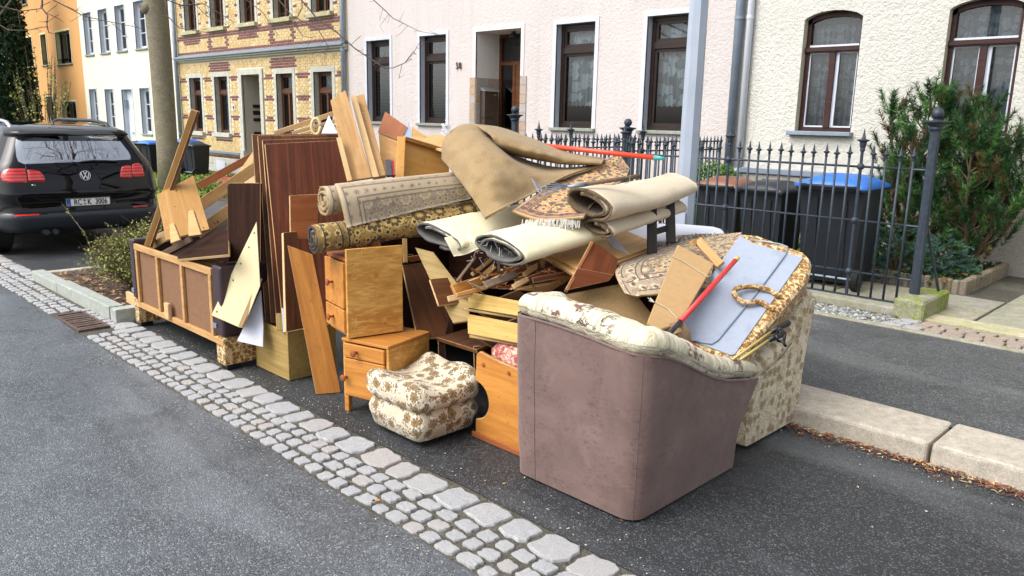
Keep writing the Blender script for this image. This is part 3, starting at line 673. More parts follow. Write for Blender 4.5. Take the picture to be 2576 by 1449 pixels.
b_ = NB('brick_yellow'); b_.set(Base_Color=b_.mix(b_.math('MULTIPLY', b_.rnd(), .0), b_.ramp(b_.noise(b_.geo(), 9, 2), [(.3, C('#bb9a58')), (.5, C('#c8ae78')), (.7, C('#d4c294'))]), C('#b98f45')), Roughness=.45); m_bry = b_.m
b_ = NB('brick_red'); b_.set(Base_Color=b_.ramp(b_.noise(b_.geo(), 9, 2), [(.3, C('#5f3434')), (.7, C('#7c4846'))]), Roughness=.5); m_brr = b_.m
def is_red(x, z):
    for lo, hi in ((2.40, 2.53), (1.92, 2.05), (1.45, 1.58), (.98, 1.11), (.44, .57), (3.12, 3.2)):
        if lo < z < hi: return True
    if z > 3.5 and 3.5 < z < 3.62: return True
    if z > 3.6: return any(-.24 < x-a < 0 or 0 < x-b < .24 for a, b in UW) and int(z/.12) % 2 == 0
    for i, (a, b) in enumerate(BW):
        if 1 <= i <= 2 and a-.2 < x < b+.2 and 2.6 < z < 2.86: return True
        if .86 < z < 1.0 and a-.05 < x < b+.05: return True
    for i, (a, b) in enumerate(UW):
        if i in (1, 3):
            if a-.2 < x < b+.2 and 3.2 < z < 3.55 and not (a-.02 < x < b+.02 and 3.26 < z < 3.5): return True
        elif a-.1 < x < b+.1 and 3.36 < z < 3.55: return True
    return False
blk = [(a-.11, b+.11, .98, 2.64) for a, b in BW]+[(a-.11, b+.11, 3.62, 5.4) for a, b in UW]+[(-19.0, -17.73, 0, 2.68)]
bl, bhh = .152, .0605; cells = []
for r_ in range(int((5.2-.46)/bhh)):
    z = .462+r_*bhh
    if .55 < z+bhh/2 < .64 or 2.9 < z+bhh/2 < 3.12: continue
    off = (r_ % 2)*bl/2; nn = int(8.29/bl)+1
    for k in range(nn):
        x = -22.45+off+k*bl
        if x+bl > -14.25: continue
        cx, cz = x+bl/2, z+bhh/2
        if any(a-.04 < cx < b+.04 and c-.02 < cz < e for a, b, c, e in blk): continue
        cells.append((cx, cz))
bm_ = {}
for key, mt in (('y', m_bry), ('r', m_brr)):
    me = bpy.data.meshes.new('brick'); g = MB(); g.box(-bl/2+.006, bl/2-.006, -.009, .002, -bhh/2+.006, bhh/2-.006); me.from_pydata(g.v, [], g.f); me.materials.append(mt); me.update(); finish_mesh(me); bm_[key] = me
cells.sort(key=lambda c: -c[0] if c[1] > 1.2 else 99)
far = MB()
for i, (cx, cz) in enumerate(cells):
    k = 'r' if is_red(cx, cz) else 'y'; dy = random.uniform(-.0015, .0015)
    if i < 300: link(bpy.data.objects.new('brick', bm_[k]), brickh, Matrix.Translation((cx, YF+dy, cz)))
    else: far.box(cx-bl/2+.006, cx+bl/2-.006, YF-.009+dy, YF+.002, cz-bhh/2+.006, cz+bhh/2-.006, 0 if k == 'y' else 1)
tag(far.build('brickwork', [m_bry, m_brr], brickh), kind='stuff')
pipe(-22.47, YF-.08, .1, 6.4, .055, m_zinc, brickh)
# ---- pale yellow house
wu = [(-29.9, -29.14, 3.43, 4.78), (-28.45, -27.66, 3.43, 4.78), (-26.97, -26.18, 3.43, 4.78), (-25.42, -24.62, 3.43, 4.78)]
wl = [(-29.93, -29.22, .95, 2.31), (-28.43, -27.68, .95, 2.29), (-25.42, -24.7, .93, 2.29)]
WD = (-26.93, -26.06, .1, 2.27)
white = house('pale_yellow_house', -30.38, -22.505, 6.6, m_whist, 'smooth pale yellow house with slim white windows', wu+wl+[WD])
for q in wu+wl: window(white, *q, .12, m_frwhite, m_trimw, None, False, .06, .03, .05, m_trimw, (.06, .04, .05), m_sillst, None, 3, m_glass2)
rv = MB(); reveal(rv, *WD, .2); rv.box(WD[0]-.06, WD[0], YF-.012, YF+.02, .1, WD[3]+.06); rv.box(WD[1], WD[1]+.06, YF-.012, YF+.02, .1, WD[3]+.06); rv.box(WD[0], WD[1], YF-.012, YF+.02, WD[3], WD[3]+.06)
de = empty('entrance', (-26.5, YF, .1), 0, parent=white); rv.build('surround', m_trimw, de)
MB().box(WD[0], WD[1], YF+.15, YF+.2, .1, WD[3]).build('door', m_frwhite, de); MB().box(-26.7, -26.3, YF+.09, YF+.145, .95, 1.25).build('letterbox', m_frwhite, de); MB().box(-26.9, -26.84, YF+.02, YF+.14, 1.72, 1.95).build('wall_lamp', m_zinc, de)
MB().box(-30.38, -22.6, YF-.03, YF-.002, .1, .52).build('plinth', m_stone, white)
# ---- orange house
ou = [(-37.1, -36.0, 3.25, 4.37), (-34.86, -34.2, 3.25, 4.37), (-33.05, -31.43, 3.22, 4.35), (-37.3, -36.1, 5.6, 6.6)]
ol = [(-37.4, -36.02, .8, 1.9), (-34.87, -34.07, .2, 2.09), (-33.04, -31.45, .8, 1.9)]
orange = house('orange_house', -40, -30.385, 6.6, m_orast, 'smooth orange house at the far left end of the row', ou+ol)
for q in ou+ol: window(orange, *q, .14, m_frdark, m_bed, None, q[1]-q[0] > .9, .05, .03, .06, m_bed, (.05, .04, .06), m_sillst, None, 0, m_glass2)

# ================================================================ iron fence
m_fence = plain('iron_blue_grey', '#353f4a', .5, .3, .25, 25, .3)
YFE = 6.8
def picket_mesh(h0, zb=.17):
    mb = MB(); mb.tube([(0, 0, zb), (0, 0, h0-.1)], .0105, 8)
    mb.lathe((0, 0, h0-.115), [(.011, 0), (.014, .008), (.011, .018), (.012, .024), (.029, .038), (.029, .043), (.0135, .05), (.010, .072), (.001, .115)], 8)
    me = bpy.data.meshes.new('picket'); me.from_pydata(mb.v, [], mb.f); me.materials.append(m_fence); me.update(); finish_mesh(me, True, True); return me
PK = picket_mesh(1.457)
def big_post(parent, x, y, z0, z1):
    mb = MB(); mb.tube([(x, y, z0), (x, y, z1)], [.042, .038], 8)
    mb.lathe((x, y, z1), [(.04, -.02), (.055, 0), (.05, .015), (.075, .04), (.1, .05), (.1, .058), (.03, .065), (.02, .075)], 16)
    o = mb.build('post', m_fence, parent); b2 = MB(); n = 10
    prof = [(.045*math.sin(math.pi*i/n)+.001, .045-.045*math.cos(math.pi*i/n)) for i in range(n+1)]
    b2.lathe((x, y, z1+.07), prof, 16); b2.build('ball', m_fence, o, None, True); return o
def finial(parent, x, y):
    mb = MB(); mb.tube([(x, y, .17), (x, y, 1.42)], .0135, 8); mb.lathe((x, y, 1.4), [(.014, 0), (.022, .01), (.02, .03), (.026, .05), (.03, .08), (.05, .092), (.05, .098), (.02, .105), (.012, .13), (.001, .195)], 12)
    o = mb.build('finial_post', m_fence, parent)
    for z in (1.276, .823, .383):
        b2 = MB(); b2.lathe((x, y, z-.03), [(.03*math.sin(math.pi*i/8)+.001, .03-.03*math.cos(math.pi*i/8)) for i in range(9)], 12); b2.build('knob', m_fence, o, None, True)
def fence_run(parent, pts, fin=()):
    for k, (x, y) in enumerate(pts):
        if k in fin: finial(parent, x, y)
        else: link(bpy.data.objects.new('picket', PK), parent, Matrix.Translation((x, y, random.uniform(-.006, .006))) @ Matrix.Rotation(random.uniform(-.006, .006), 4, 'Y'))
    a, b = pts[0], pts[-1]
    for z in (1.276, .823, .383): MB().tube([(a[0], a[1], z), (b[0], b[1], z)], .0095, 8).build('rail', m_fence, parent, None, True)
    MB().box(min(a[0], b[0])-.01, max(a[0], b[0])+.01, min(a[1], b[1])-.015, max(a[1], b[1])+.015, .17, .182).build('base_bar', m_fence, parent)
fe = empty('fence', (-4.3, YFE, .17), 0, 'dark blue grey iron spike fence on a low plinth in front of the bins', 'fence')
fx = [-2.2-.1027*i for i in range(44)]
fence_run(fe, [(x, YFE) for x in fx]+[], [k for k, x in enumerate(fx) if min(abs(x-q) for q in (-2.6, -3.83, -5.06, -6.3)) < .045])
big_post(fe, -2.065, YFE, .26, 1.60); big_post(fe, -6.7, YFE, .16, 1.60)
for z in (1.276, .823, .383): MB().tube([(-2.2, YFE, z), (-2.07, YFE, z)], .0095, 8).build('rail', m_fence, fe)
MB().tube([(-2.04, YFE+.04, .8), (-1.97, YFE+.3, .27)], .012, 8).build('brace', m_fence, fe)
bevel_box('plinth', -7.0, -2.12, 6.63, 6.92, .05, .168, m_conc, fe, .012, 2, .002)
bevel_box('post_block', -2.13, -1.9, 6.53, 7.18, .05, .275, m_block, fe, .03, 3, .008)
fs = empty('side_fence', (-5.45, 8.1, .15), 0, 'iron spike fence running from the street to the downpipe', 'fence')
fence_run(fs, [(-5.45, 6.95+.088*i) for i in range(29)], (8, 20)); big_post(fs, -5.5, 7.42, .1, 1.48)
fp = empty('path_fence', (-6.35, 8.1, .15), 0, 'iron spike fence beside the pink house entrance path', 'fence')
fence_run(fp, [(-6.4, 6.95+.088*i) for i in range(22)], (6,))

# ================================================================ street lamp pole
lp = empty('lamp_post', (-3.54, 5.62, .1), 0, 'pale blue grey steel street lamp post behind the heap', 'lamp post')
m_pole = plain('pole_paint', '#a3adbb', .45, .1, .07, 4)
mb = MB(); mb.tube([(-3.54, 5.62, .1), (-3.54, 5.62, 1.5), (-3.54, 5.62, 8.0)], [.082, .078, .055], 8); mb.build('shaft', m_pole, lp)
mb = MB(); mb.tube([(-3.54, 5.62, 7.95), (-3.5, 5.2, 8.3), (-3.48, 4.2, 8.45)], .03, 8); mb.build('arm', m_pole, lp, None, True)
bevel_box('lamp_head', -3.6, -3.36, 3.6, 4.3, 8.4, 8.5, m_pole, lp, .02, 2)
MB().box(-3.6, -3.48, 5.53, 5.541, .5, .9).build('hatch', m_pole, lp)

# ================================================================ wheelie bins
m_bin = plain('bin_black', '#191e26', .55, 0, .15, 8, .15); m_tyre = plain('rubber', '#131314', .8, 0, .1)
def lidm(name, c): return plain(name, c, .42, 0, .06)
def bin_(name, loc, rz, w, d, h, lid, label, group):
    o = empty(name, loc, rz, label, 'wheelie bin', group); M = world_of(o)
    mb = MB(); n = [(-.40, -.34, .06), (.40, -.34, .06), (.40, .40, .06), (-.40, .40, .06)]
    lo = [(x*w, y*d, .05) for x, y, _ in n]; hi = [(-.48*w, -.46*d, h*.86), (.48*w, -.46*d, h*.86), (.48*w, .48*d, h*.86), (-.48*w, .48*d, h*.86)]
    mb.add(lo+hi, [(3, 2, 1, 0), (0, 1, 5, 4), (1, 2, 6, 5), (2, 3, 7, 6), (3, 0, 4, 7)])
    for q in (-.22, .22):    # ribs on the back and front
        mb.add([((q-.03)*w, -.362*d, .12), ((q+.03)*w, -.362*d, .12), ((q+.03)*w, -.478*d, h*.8), ((q-.03)*w, -.478*d, h*.8), ((q-.03)*w, -.33*d, .12), ((q+.03)*w, -.33*d, .12), ((q+.03)*w, -.44*d, h*.8), ((q-.03)*w, -.44*d, h*.8)], [(0, 1, 2, 3), (0, 3, 7, 4), (1, 5, 6, 2), (3, 2, 6, 7), (0, 4, 5, 1)])
    mb.build('body', m_bin, o, M)
    bevel_box('rim', -.53*w, .53*w, -.54*d, .53*d, h*.861, h*.905, m_bin, o, .012, 2, 0, M)
    # domed lid
    vs = []; fs = []; nx, ny = 10, 10
    for j in range(ny+1):
        for i in range(nx+1):
            a, b = i/nx*2-1, j/ny*2-1; z = h*.91+h*.075*(1-abs(a)**4)*(1-abs(b)**4)**.8+(.012 if abs(a) < .55 else 0)*(1-abs(b)**6)
            vs.append((a*.545*w, b*.545*d, z))
    for j in range(ny):
        for i in range(nx): k = j*(nx+1)+i; fs.append((k, k+1, k+nx+2, k+nx+1))
    b0 = len(vs); edge = [(i, 0) for i in range(nx+1)]+[(nx, j) for j in range(1, ny+1)]+[(i, ny) for i in range(nx-1, -1, -1)]+[(0, j) for j in range(ny-1, 0, -1)]
    for i, j in edge: v = vs[j*(nx+1)+i]; vs.append((v[0], v[1], h*.885))
    for q in range(len(edge)):
        q2 = (q+1) % len(edge); i, j = edge[q]; i2, j2 = edge[q2]; fs.append((b0+q, b0+q2, j2*(nx+1)+i2, j*(nx+1)+i))
    mesh('lid', vs, fs, lid, o, M, None, True)
    mb = MB(); mb.tube([(-.4*w, -.62*d, h*.9), (.4*w, -.62*d, h*.9)], .016, 8); mb.box(-.42*w, -.36*w, -.63*d, -.5*d, h*.87, h*.915); mb.box(.36*w, .42*w, -.63*d, -.5*d, h*.87, h*.915); mb.build('handle', m_bin, o, M, True)
    MB().tube([(-.46*w, -.4*d, .1), (.46*w, -.4*d, .1)], .011, 8).build('axle', m_zinc, o, M)
    for s in (-1, 1):
        wh = MB().tube([(s*.44*w, -.4*d, .1), (s*.53*w, -.4*d, .1)], .1, 20).build('wheel', m_tyre, o, M); MB().tube([(s*.435*w, -.4*d, .1), (s*.54*w, -.4*d, .1)], .06, 14).build('hub', m_bin, wh, M)
    return o
m_lblue = lidm('lid_blue', '#2f6fc4'); m_lbrown = lidm('lid_brown', '#7a4f38'); m_lblack = lidm('lid_black', '#23262b')
G_ = 'bins behind the fence'; G2 = 'bins on the far verge'
bin_('wheelie_bin', (-3.02, 7.5, .122), R(4), .60, .66, 1.05, m_lblue, 'large black wheelie bin with bright blue lid behind the fence', G_)
p = PY(1935, 600, 7.55); bin_('wheelie_bin', (p[0], 7.55, .122), R(-3), .48, .52, .94, m_lblack, 'black wheelie bin with black lid between the brown and blue lidded ones', G_)
p = PY(1822, 600, 7.6); bin_('wheelie_bin', (p[0], 7.6, .122), R(3), .48, .52, .94, m_lbrown, 'black wheelie bin with brown lid nearest the hedge', G_)
p = GZ(371, 438, .1); bin_('wheelie_bin', (p[0], p[1]+.12, .1), R(20), .46, .5, .82, m_lblue, 'black wheelie bin with blue lid left of the tree trunk', G2)
bin_('wheelie_bin', (p[0]-.72, p[1]+.1, .1), R(20), .42, .46, .78, m_lblack, 'black wheelie bin with black lid half hidden behind the car', G2)
p = GZ(483, 443, .1); bin_('wheelie_bin', (p[0], p[1]+.12, .1), R(15), .46, .5, .80, m_lblack, 'black wheelie bin with black lid right of the tree trunk', G2)
bin_('wheelie_bin', (p[0]-.85, p[1]+.3, .1), R(15), .46, .5, .86, m_lblue, 'black wheelie bin with blue lid just showing behind the trunk', G2)

# ================================================================ plants
m_bark = granite('bark_smooth', '#7d7360', '#655c4b', '#4c4536', 0, .5, .12, .9)
m_twig = plain('twig', '#5b4f45', .85, 0, .25, 20)
m_stem = plain('stem_brown', '#5d4a3a', .9, 0, .3, 20)
def cloud(name, P, size, mat, parent=None, elong=1.6, N=None, up=0.0):
    """one mesh of small leaf faces, one per point"""
    P = np.asarray(P, float); n = len(P)
    a = RNG.normal(size=(n, 3)); a[:, 2] += up; a /= np.linalg.norm(a, axis=1)[:, None]
    b = np.cross(a, RNG.normal(size=(n, 3))); b /= np.linalg.norm(b, axis=1)[:, None]
    s = (size*RNG.uniform(.6, 1.35, n))[:, None]
    v = np.stack([P-a*s*elong/2, P-b*s/2+a*s*.1, P+a*s*elong/2, P+b*s/2+a*s*.1], 1).reshape(-1, 3)
    me = bpy.data.meshes.new(name); me.vertices.add(4*n); me.vertices.foreach_set('co', v.astype(np.float32).ravel())
    me.loops.add(4*n); me.loops.foreach_set('vertex_index', np.arange(4*n, dtype=np.int32)); me.polygons.add(n)
    me.polygons.foreach_set('loop_start', np.arange(0, 4*n, 4, dtype=np.int32))
    mats = mat if isinstance(mat, (list, tuple)) else [mat]
    for m in mats: me.materials.append(m)
    if len(mats) > 1: me.polygons.foreach_set('material_index', RNG.integers(0, len(mats), n).astype(np.int32))
    me.update(calc_edges=True); o = bpy.data.objects.new(name, me); return link(o, parent)
def ball_pts(c, r, n, shell=.5):
    d = RNG.normal(size=(n, 3)); d /= np.linalg.norm(d, axis=1)[:, None]; q = RNG.uniform(shell, 1, n)[:, None]
    return np.array(c)+d*q*np.array(r)
def needles(name, shoots, mat, parent, ln=.05, per=90, wd=.0035, ang=.9):
    vs = []
    for a, b in shoots:
        a = np.array(a); b = np.array(b); d = b-a; L = np.linalg.norm(d); d = d/L
        t = RNG.uniform(0, 1.02, per)[:, None]; p = a+d*L*t
        r_ = np.cross(d, RNG.normal(size=(per, 3))); r_ /= np.linalg.norm(r_, axis=1)[:, None]
        q = d*math.cos(ang)+r_*math.sin(ang); q[:, 2] += .1; s = np.cross(q, RNG.normal(size=(per, 3))); s /= np.linalg.norm(s, axis=1)[:, None]
        l = ln*RNG.uniform(.7, 1.25, per)[:, None]
        vs.append(np.stack([p-s*wd, p+s*wd, p+q*l], 1).reshape(-1, 3))
    v = np.concatenate(vs); n = len(v)//3; me = bpy.data.meshes.new(name)
    me.vertices.add(3*n); me.vertices.foreach_set('co', v.astype(np.float32).ravel()); me.loops.add(3*n); me.loops.foreach_set('vertex_index', np.arange(3*n, dtype=np.int32)); me.polygons.add(n); me.polygons.foreach_set('loop_start', np.arange(0, 3*n, 3, dtype=np.int32))
    mats = mat if isinstance(mat, (list, tuple)) else [mat]
    for m in mats: me.materials.append(m)
    if len(mats) > 1: me.polygons.foreach_set('material_index', np.repeat(RNG.integers(0, len(mats), len(shoots)), per).astype(np.int32))
    me.update(calc_edges=True); return link(bpy.data.objects.new(name, me), parent)
m_pine = leafmat('pine_needles', '#33592c', '#1e3a20'); m_pine3 = leafmat('pine_needles_dead', '#6b5a35', '#4a4227'); m_pine2 = leafmat('pine_needles_light', '#5a8340', '#36602c')
def pine(label, c, tops, r_, nshoot, zb=.2):
    o = empty('pine_bush', (c[0], c[1], .12), 0, label, 'bush', 'mountain pines in the front garden')
    st = MB(); sh = []
    for (x, y, z) in tops:
        st.tube([(c[0]+random.uniform(-.1, .1), c[1]+random.uniform(-.1, .1), .12), ((c[0]+x)/2, (c[1]+y)/2, z*.5), (x, y, z-.1)], [.025, .018, .006], 6)
        sh.append(((x, y, z-.22), (x+random.uniform(-.02, .02), y, z)))
    for k in range(nshoot):
        tx, ty, tz = random.choice(tops); f = random.uniform(.05, 1)**.8; z = zb+(tz-zb)*f
        cx = c[0]+(tx-c[0])*f; cy = c[1]+(ty-c[1])*f; a = random.uniform(0, 6.28); rr = r_*(1.08-f*.8)*random.uniform(.2, 1)
        s0 = (cx+math.cos(a)*rr, cy+math.sin(a)*rr*.8, z); L = random.uniform(.12, .28)
        s1 = (s0[0]+math.cos(a)*L*.45, s0[1]+math.sin(a)*L*.45, s0[2]+L*.84); sh.append((s0, s1))
        if k % 3 == 0: st.tube([(cx, cy, z-.12), s0, s1], [.01, .006, .003], 5)
    st.build('stems', m_stem, o); needles('foliage', sh, [m_pine, m_pine2, m_pine, m_pine, m_pine2, m_pine3, m_pine], o, .062, 100, .0036)
    return o
def at(u, v, y): return tuple(PY(u, v, y))
pine('tall dark green pine bush behind the fence end post', (-2.75, 8.55), [at(2243, 275, 8.5), at(2345, 238, 8.6), at(2390, 260, 8.8), at(2300, 330, 8.3), at(2420, 300, 8.9), at(2240, 420, 8.3)], .36, 400)
pine('wide dark green pine bush at the right edge beneath the arched window', (-2.3, 8.9), [at(2480, 262, 8.9), at(2560, 355, 8.8), at(2500, 350, 8.6), at(2450, 330, 8.5), at(2600, 420, 8.6)], .38, 400)
m_jun = leafmat('juniper_blue', '#5f8274', '#34564a'); m_jun2 = leafmat('juniper_green', '#55743f', '#33512f')
def juniper(label, c, r_, h, n):
    o = empty('juniper_bush', (c[0], c[1], .13), 0, label, 'bush', 'junipers in the front garden'); sh = []; st = MB()
    for k in range(n):
        a = random.uniform(0, 6.28); q = random.random()**.6; z = .15+h*(1-q*q)*random.uniform(.4, 1.05)
        p0 = (c[0]+math.cos(a)*r_*q, c[1]+math.sin(a)*r_*.7*q, z); L = random.uniform(.08, .16); p1 = (p0[0]+math.cos(a)*L, p0[1]+math.sin(a)*L, z+random.uniform(-.01, .06)); sh.append((p0, p1))
        if k % 8 == 0: st.tube([(c[0], c[1], .13), p0], [.01, .004], 5)
    st.build('stems', m_stem, o); needles('foliage', sh, [m_jun, m_jun, m_jun2], o, .028, 80, .0035, .8); return o
p = PY(2260, 600, 8.15); juniper('low blue green juniper spreading behind the fence pickets', (p[0], 8.2), .42, .5, 300)
p = PY(2365, 590, 8.25); juniper('low blue green juniper just right of the fence end post', (p[0], 8.4), .27, .42, 220)
m_ivy = leafmat('ivy', '#47662c', '#24411f'); m_ivy2 = leafmat('ivy_dark', '#2f4a22', '#1a3118')
P = np.column_stack([RNG.uniform(-3.5, -2.06, 5200), RNG.uniform(8.05, 9.45, 5200), .14+RNG.random(5200)*.09])
tag(cloud('ivy_cover', P, .03, [m_ivy, m_ivy2], None, 1.2, up=.6), 'low ivy ground cover inside the brick edging', 'ground cover', kind='stuff')
gb = tag(mesh('garden_bed', [(-5.3, 8.02, .15), (-2.04, 8.02, .15), (-2.04, 9.46, .15), (-5.3, 9.46, .15)], [(0, 1, 2, 3)], m_soil), kind='structure')
for i in range(24): bevel_box('edging_stone', -2.05-(i+1)*.062, -2.05-i*.062-.003, 7.97, 8.03, .08, .235+random.uniform(-.006, .006), m_palis, gb, .012, 1)
for i in range(24): bevel_box('edging_stone', -2.05, -1.985, 7.97+i*.0625, 7.97+i*.0625+.0595, .08, .24+random.uniform(-.006, .006), m_palis, gb, .012, 1)
m_box = leafmat('box_hedge', '#5f8436', '#34561f')
p = PY(1800, 500, 8.4); hd = empty('box_shrub', (p[0], 8.4, .1), 0, 'clipped light green box shrub between lamp post and bins', 'bush')
cloud('foliage', np.concatenate([ball_pts((p[0]-.1, 8.4, .68), (.5, .42, .5), 6500, .75), ball_pts((p[0]-.1, 8.4, .5), (.36, .32, .4), 1500, .2)]), .024, m_box, hd, 1.4); MB().tube([(p[0]-.1, 8.4, .1), (p[0]-.1, 8.4, .6)], .03, 6).build('trunk', m_stem, hd)
P = np.column_stack([RNG.uniform(-5.3, -3.6, 3500), RNG.uniform(7.7, 9.4, 3500), .13+RNG.random(3500)*.12])
tag(cloud('border_plants', P, .035, [m_ivy, m_box], None, 1.6, up=.5), 'low green border plants behind the small bins', 'ground cover', kind='stuff')
# planting island shrub: many thin stems with small yellow-green leaves
m_lf1 = leafmat('shrub_leaf', '#a0a552', '#7c8440'); m_lf2 = leafmat('shrub_leaf_dark', '#838a4e', '#5f6a3a')
def shrub(name, label, c, rx, ry, h, n, lm, lsize, lper, cat='bush', stem=m_stem, extra=(), sr=1.0):
    o = empty(name, (c[0], c[1], c[2]), 0, label, cat); st = MB(); pts = []
    for k in range(n):
        a = random.uniform(0, 6.28); q = math.sqrt(random.random()); hh = h*(1.05-.5*q*q)*random.uniform(.55, 1.05)
        b = Vector((c[0]+math.cos(a)*rx*q*.45, c[1]+math.sin(a)*ry*q*.45, c[2])); e = Vector((c[0]+math.cos(a)*rx*q, c[1]+math.sin(a)*ry*q, c[2]+hh)); m = (b+e)/2+Vector((random.uniform(-.05, .05), random.uniform(-.05, .05), .06))
        st.tube([b, m, e], [.0045*sr, .0035*sr, .0015*sr], 4, 0, False)
        for j in range(lper):
            t = random.uniform(.3, 1); p = (b*(1-t)+m*t) if random.random() < .3 else (m*(1-t)+e*t); pts.append(tuple(p+Vector((random.gauss(0, .03), random.gauss(0, .03), random.gauss(0, .03)))))
            if j % 4 == 0: st.tube([p, p+Vector((random.uniform(-.09, .09), random.uniform(-.09, .09), random.uniform(-.01, .08)))], [.002*sr, .001*sr], 3, 0, False)
    for pl in extra:
        st.tube([V3(p) for p in pl], [.004]*(len(pl)-1)+[.0015], 4, 0, False)
        for i in range(len(pl)-1):
            for j in range(14): t = random.random(); pts.append(tuple(V3(pl[i])*(1-t)+V3(pl[i+1])*t+Vector((random.gauss(0, .008), random.gauss(0, .008), random.gauss(0, .008)))))
    st.build('stems', stem, o); cloud('foliage', pts, lsize, lm, o, 1.5); return o
shrub('island_shrub', 'loose yellow green thorny shrub in the planting bed behind the car', (-7.2, 2.8, .05), .85, .66, .58, 640, [m_lf1, m_lf2], .0155, 26, extra=[[DP(235, 640, 7.4), DP(215, 590, 7.4), DP(180, 545, 7.45), DP(155, 510, 7.5)], [DP(300, 600, 7.5), DP(280, 570, 7.5), DP(262, 560, 7.5)]])
shrub('budding_shrub', 'bare shrub with fresh buds in front of the orange house', (*PY(110, 320, 8.4)[:2], .1), 2.0, 1.0, 3.6, 60, [leafmat('bud', '#a3ad62', '#808c4c')], .06, 16, stem=m_twig, sr=4.5)
# clipped dark conifer at the left edge
p = PY(8, 250, 7.6); cz = empty('conifer', (p[0], 7.6, .1), 0, 'tall dense dark conifer at the left edge', 'tree')
P = []
for k in range(26000):
    z = random.random()**1.1*7; rr = (1.15*(1-(z/9.5)**2))*random.uniform(.72, 1.03)*(1+.07*math.sin(z*7+k % 5)); a = random.uniform(0, 6.28); P.append((p[0]+math.cos(a)*rr-.15, 7.6+math.sin(a)*rr, .1+z))
cloud('foliage', P, .085, [leafmat('thuja', '#2e4a2a', '#17301a'), leafmat('thuja2', '#21391f', '#122613')], cz, 1.8, up=.8); MB().tube([(p[0]-.15, 7.6, .1), (p[0]-.15, 7.6, 6.5)], [.14, .05], 8).build('trunk', m_bark, cz)
# grass
P = np.column_stack([RNG.uniform(-24, -12.4, 15000), RNG.uniform(4.7, 8.9, 15000), .1+RNG.random(15000)*.05]); P = P[(P[:, 0] < -13.9) | (P[:, 1]-4.62 < (-12.4-P[:, 0])*1.02)]
tag(cloud('grass', P, .035, [leafmat('grass_a', '#7a9440', '#55702c'), leafmat('grass_b', '#93a04e', '#6b7a34')], None, 3.2, up=1.2), 'short green grass on the verge round the tree', 'grass', kind='stuff')
# street tree
tb = V3(GZ(428, 481, .1)); tr = empty('street_tree', tb, 0, 'smooth bare tree trunk standing behind the leaning beam', 'tree')
tp = [tb, V3(DP(421, 380, 15.3)), V3(DP(412, 250, 15.3)), V3(DP(402, 120, 15.25)), V3(DP(391, 0, 15.2)), V3(DP(380, -120, 15.1)), V3(DP(372, -300, 15.0))]
MB().tube(tp, [.215, .195, .20, .205, .215, .2, .17], 18).build('trunk', m_bark, tr, None, True)
kn = MB(); kp = V3(DP(370, 22, 15.1)); kn.lathe(kp-Vector((0, 0, .12)), [(.02, 0), (.1, .04), (.13, .11), (.1, .19), (.03, .24)], 12); kn.build('knot', m_bark, tr, None, True)
top = tp[-1]; bt = MB()
def twig(px, d, r0=.012, side=0):
    pts = [V3(DP(u, v, d)) for u, v in px]; n = len(pts); st = pts[0]
    mid = (st+top)/2+Vector((0, 0, .5)); full = [top, mid, st+Vector((0, 0, .15))]+pts
    bt.tube(full, [.05, .03, r0*1.2]+[r0*(1-.75*i/n) for i in range(n)], 6, 0, False)
    for i in range(1, n):
        for j in range(2):
            t = random.random(); p0 = pts[i-1]*(1-t)+pts[i]*t; L = random.uniform(.1, .35)*d/14; q = p0+Vector((random.uniform(-L, L), random.uniform(-L, L), random.uniform(-L, L)*.8)); q2 = q+Vector((random.uniform(-L, L), random.uniform(-L, L), random.uniform(-L, L)))*.6
            bt.tube([p0, q, q2], [r0*.4, r0*.3, r0*.12], 4, 0, False)
for px, d, r0 in (([(940, 0), (965, 23), (989, 46), (1023, 63), (1056, 79), (1109, 88)], 9, .006), ([(758, 0), (797, 46), (847, 81), (894, 123), (943, 155), (968, 171), (989, 171), (1021, 157), (1042, 130), (1053, 111)], 9, .009), ([(702, 0), (734, 39), (800, 74), (825, 116), (815, 150)], 10, .008), ([(106, 0), (106, 21), (120, 39), (118, 67), (123, 83)], 13, .016), ([(134, 0), (183, 25), (212, 41), (268, 53), (317, 63), (356, 72)], 13, .011), ([(0, 16), (53, 28), (106, 21)], 13, .012), ([(0, 63), (21, 76), (70, 76), (116, 67)], 13, .01), ([(420, 0), (458, 14), (511, 9), (550, 32), (589, 56)], 14, .012), ([(420, 39), (451, 70), (522, 83)], 14, .011), ([(760, 20), (740, 60), (760, 90), (785, 95)], 9.5, .006), ([(620, 0), (660, 30), (700, 90)], 12, .007), ([(480, 0), (520, 40), (570, 62)], 13, .008)): twig(px, d, r0)
bt.build('branches', m_twig, tr)
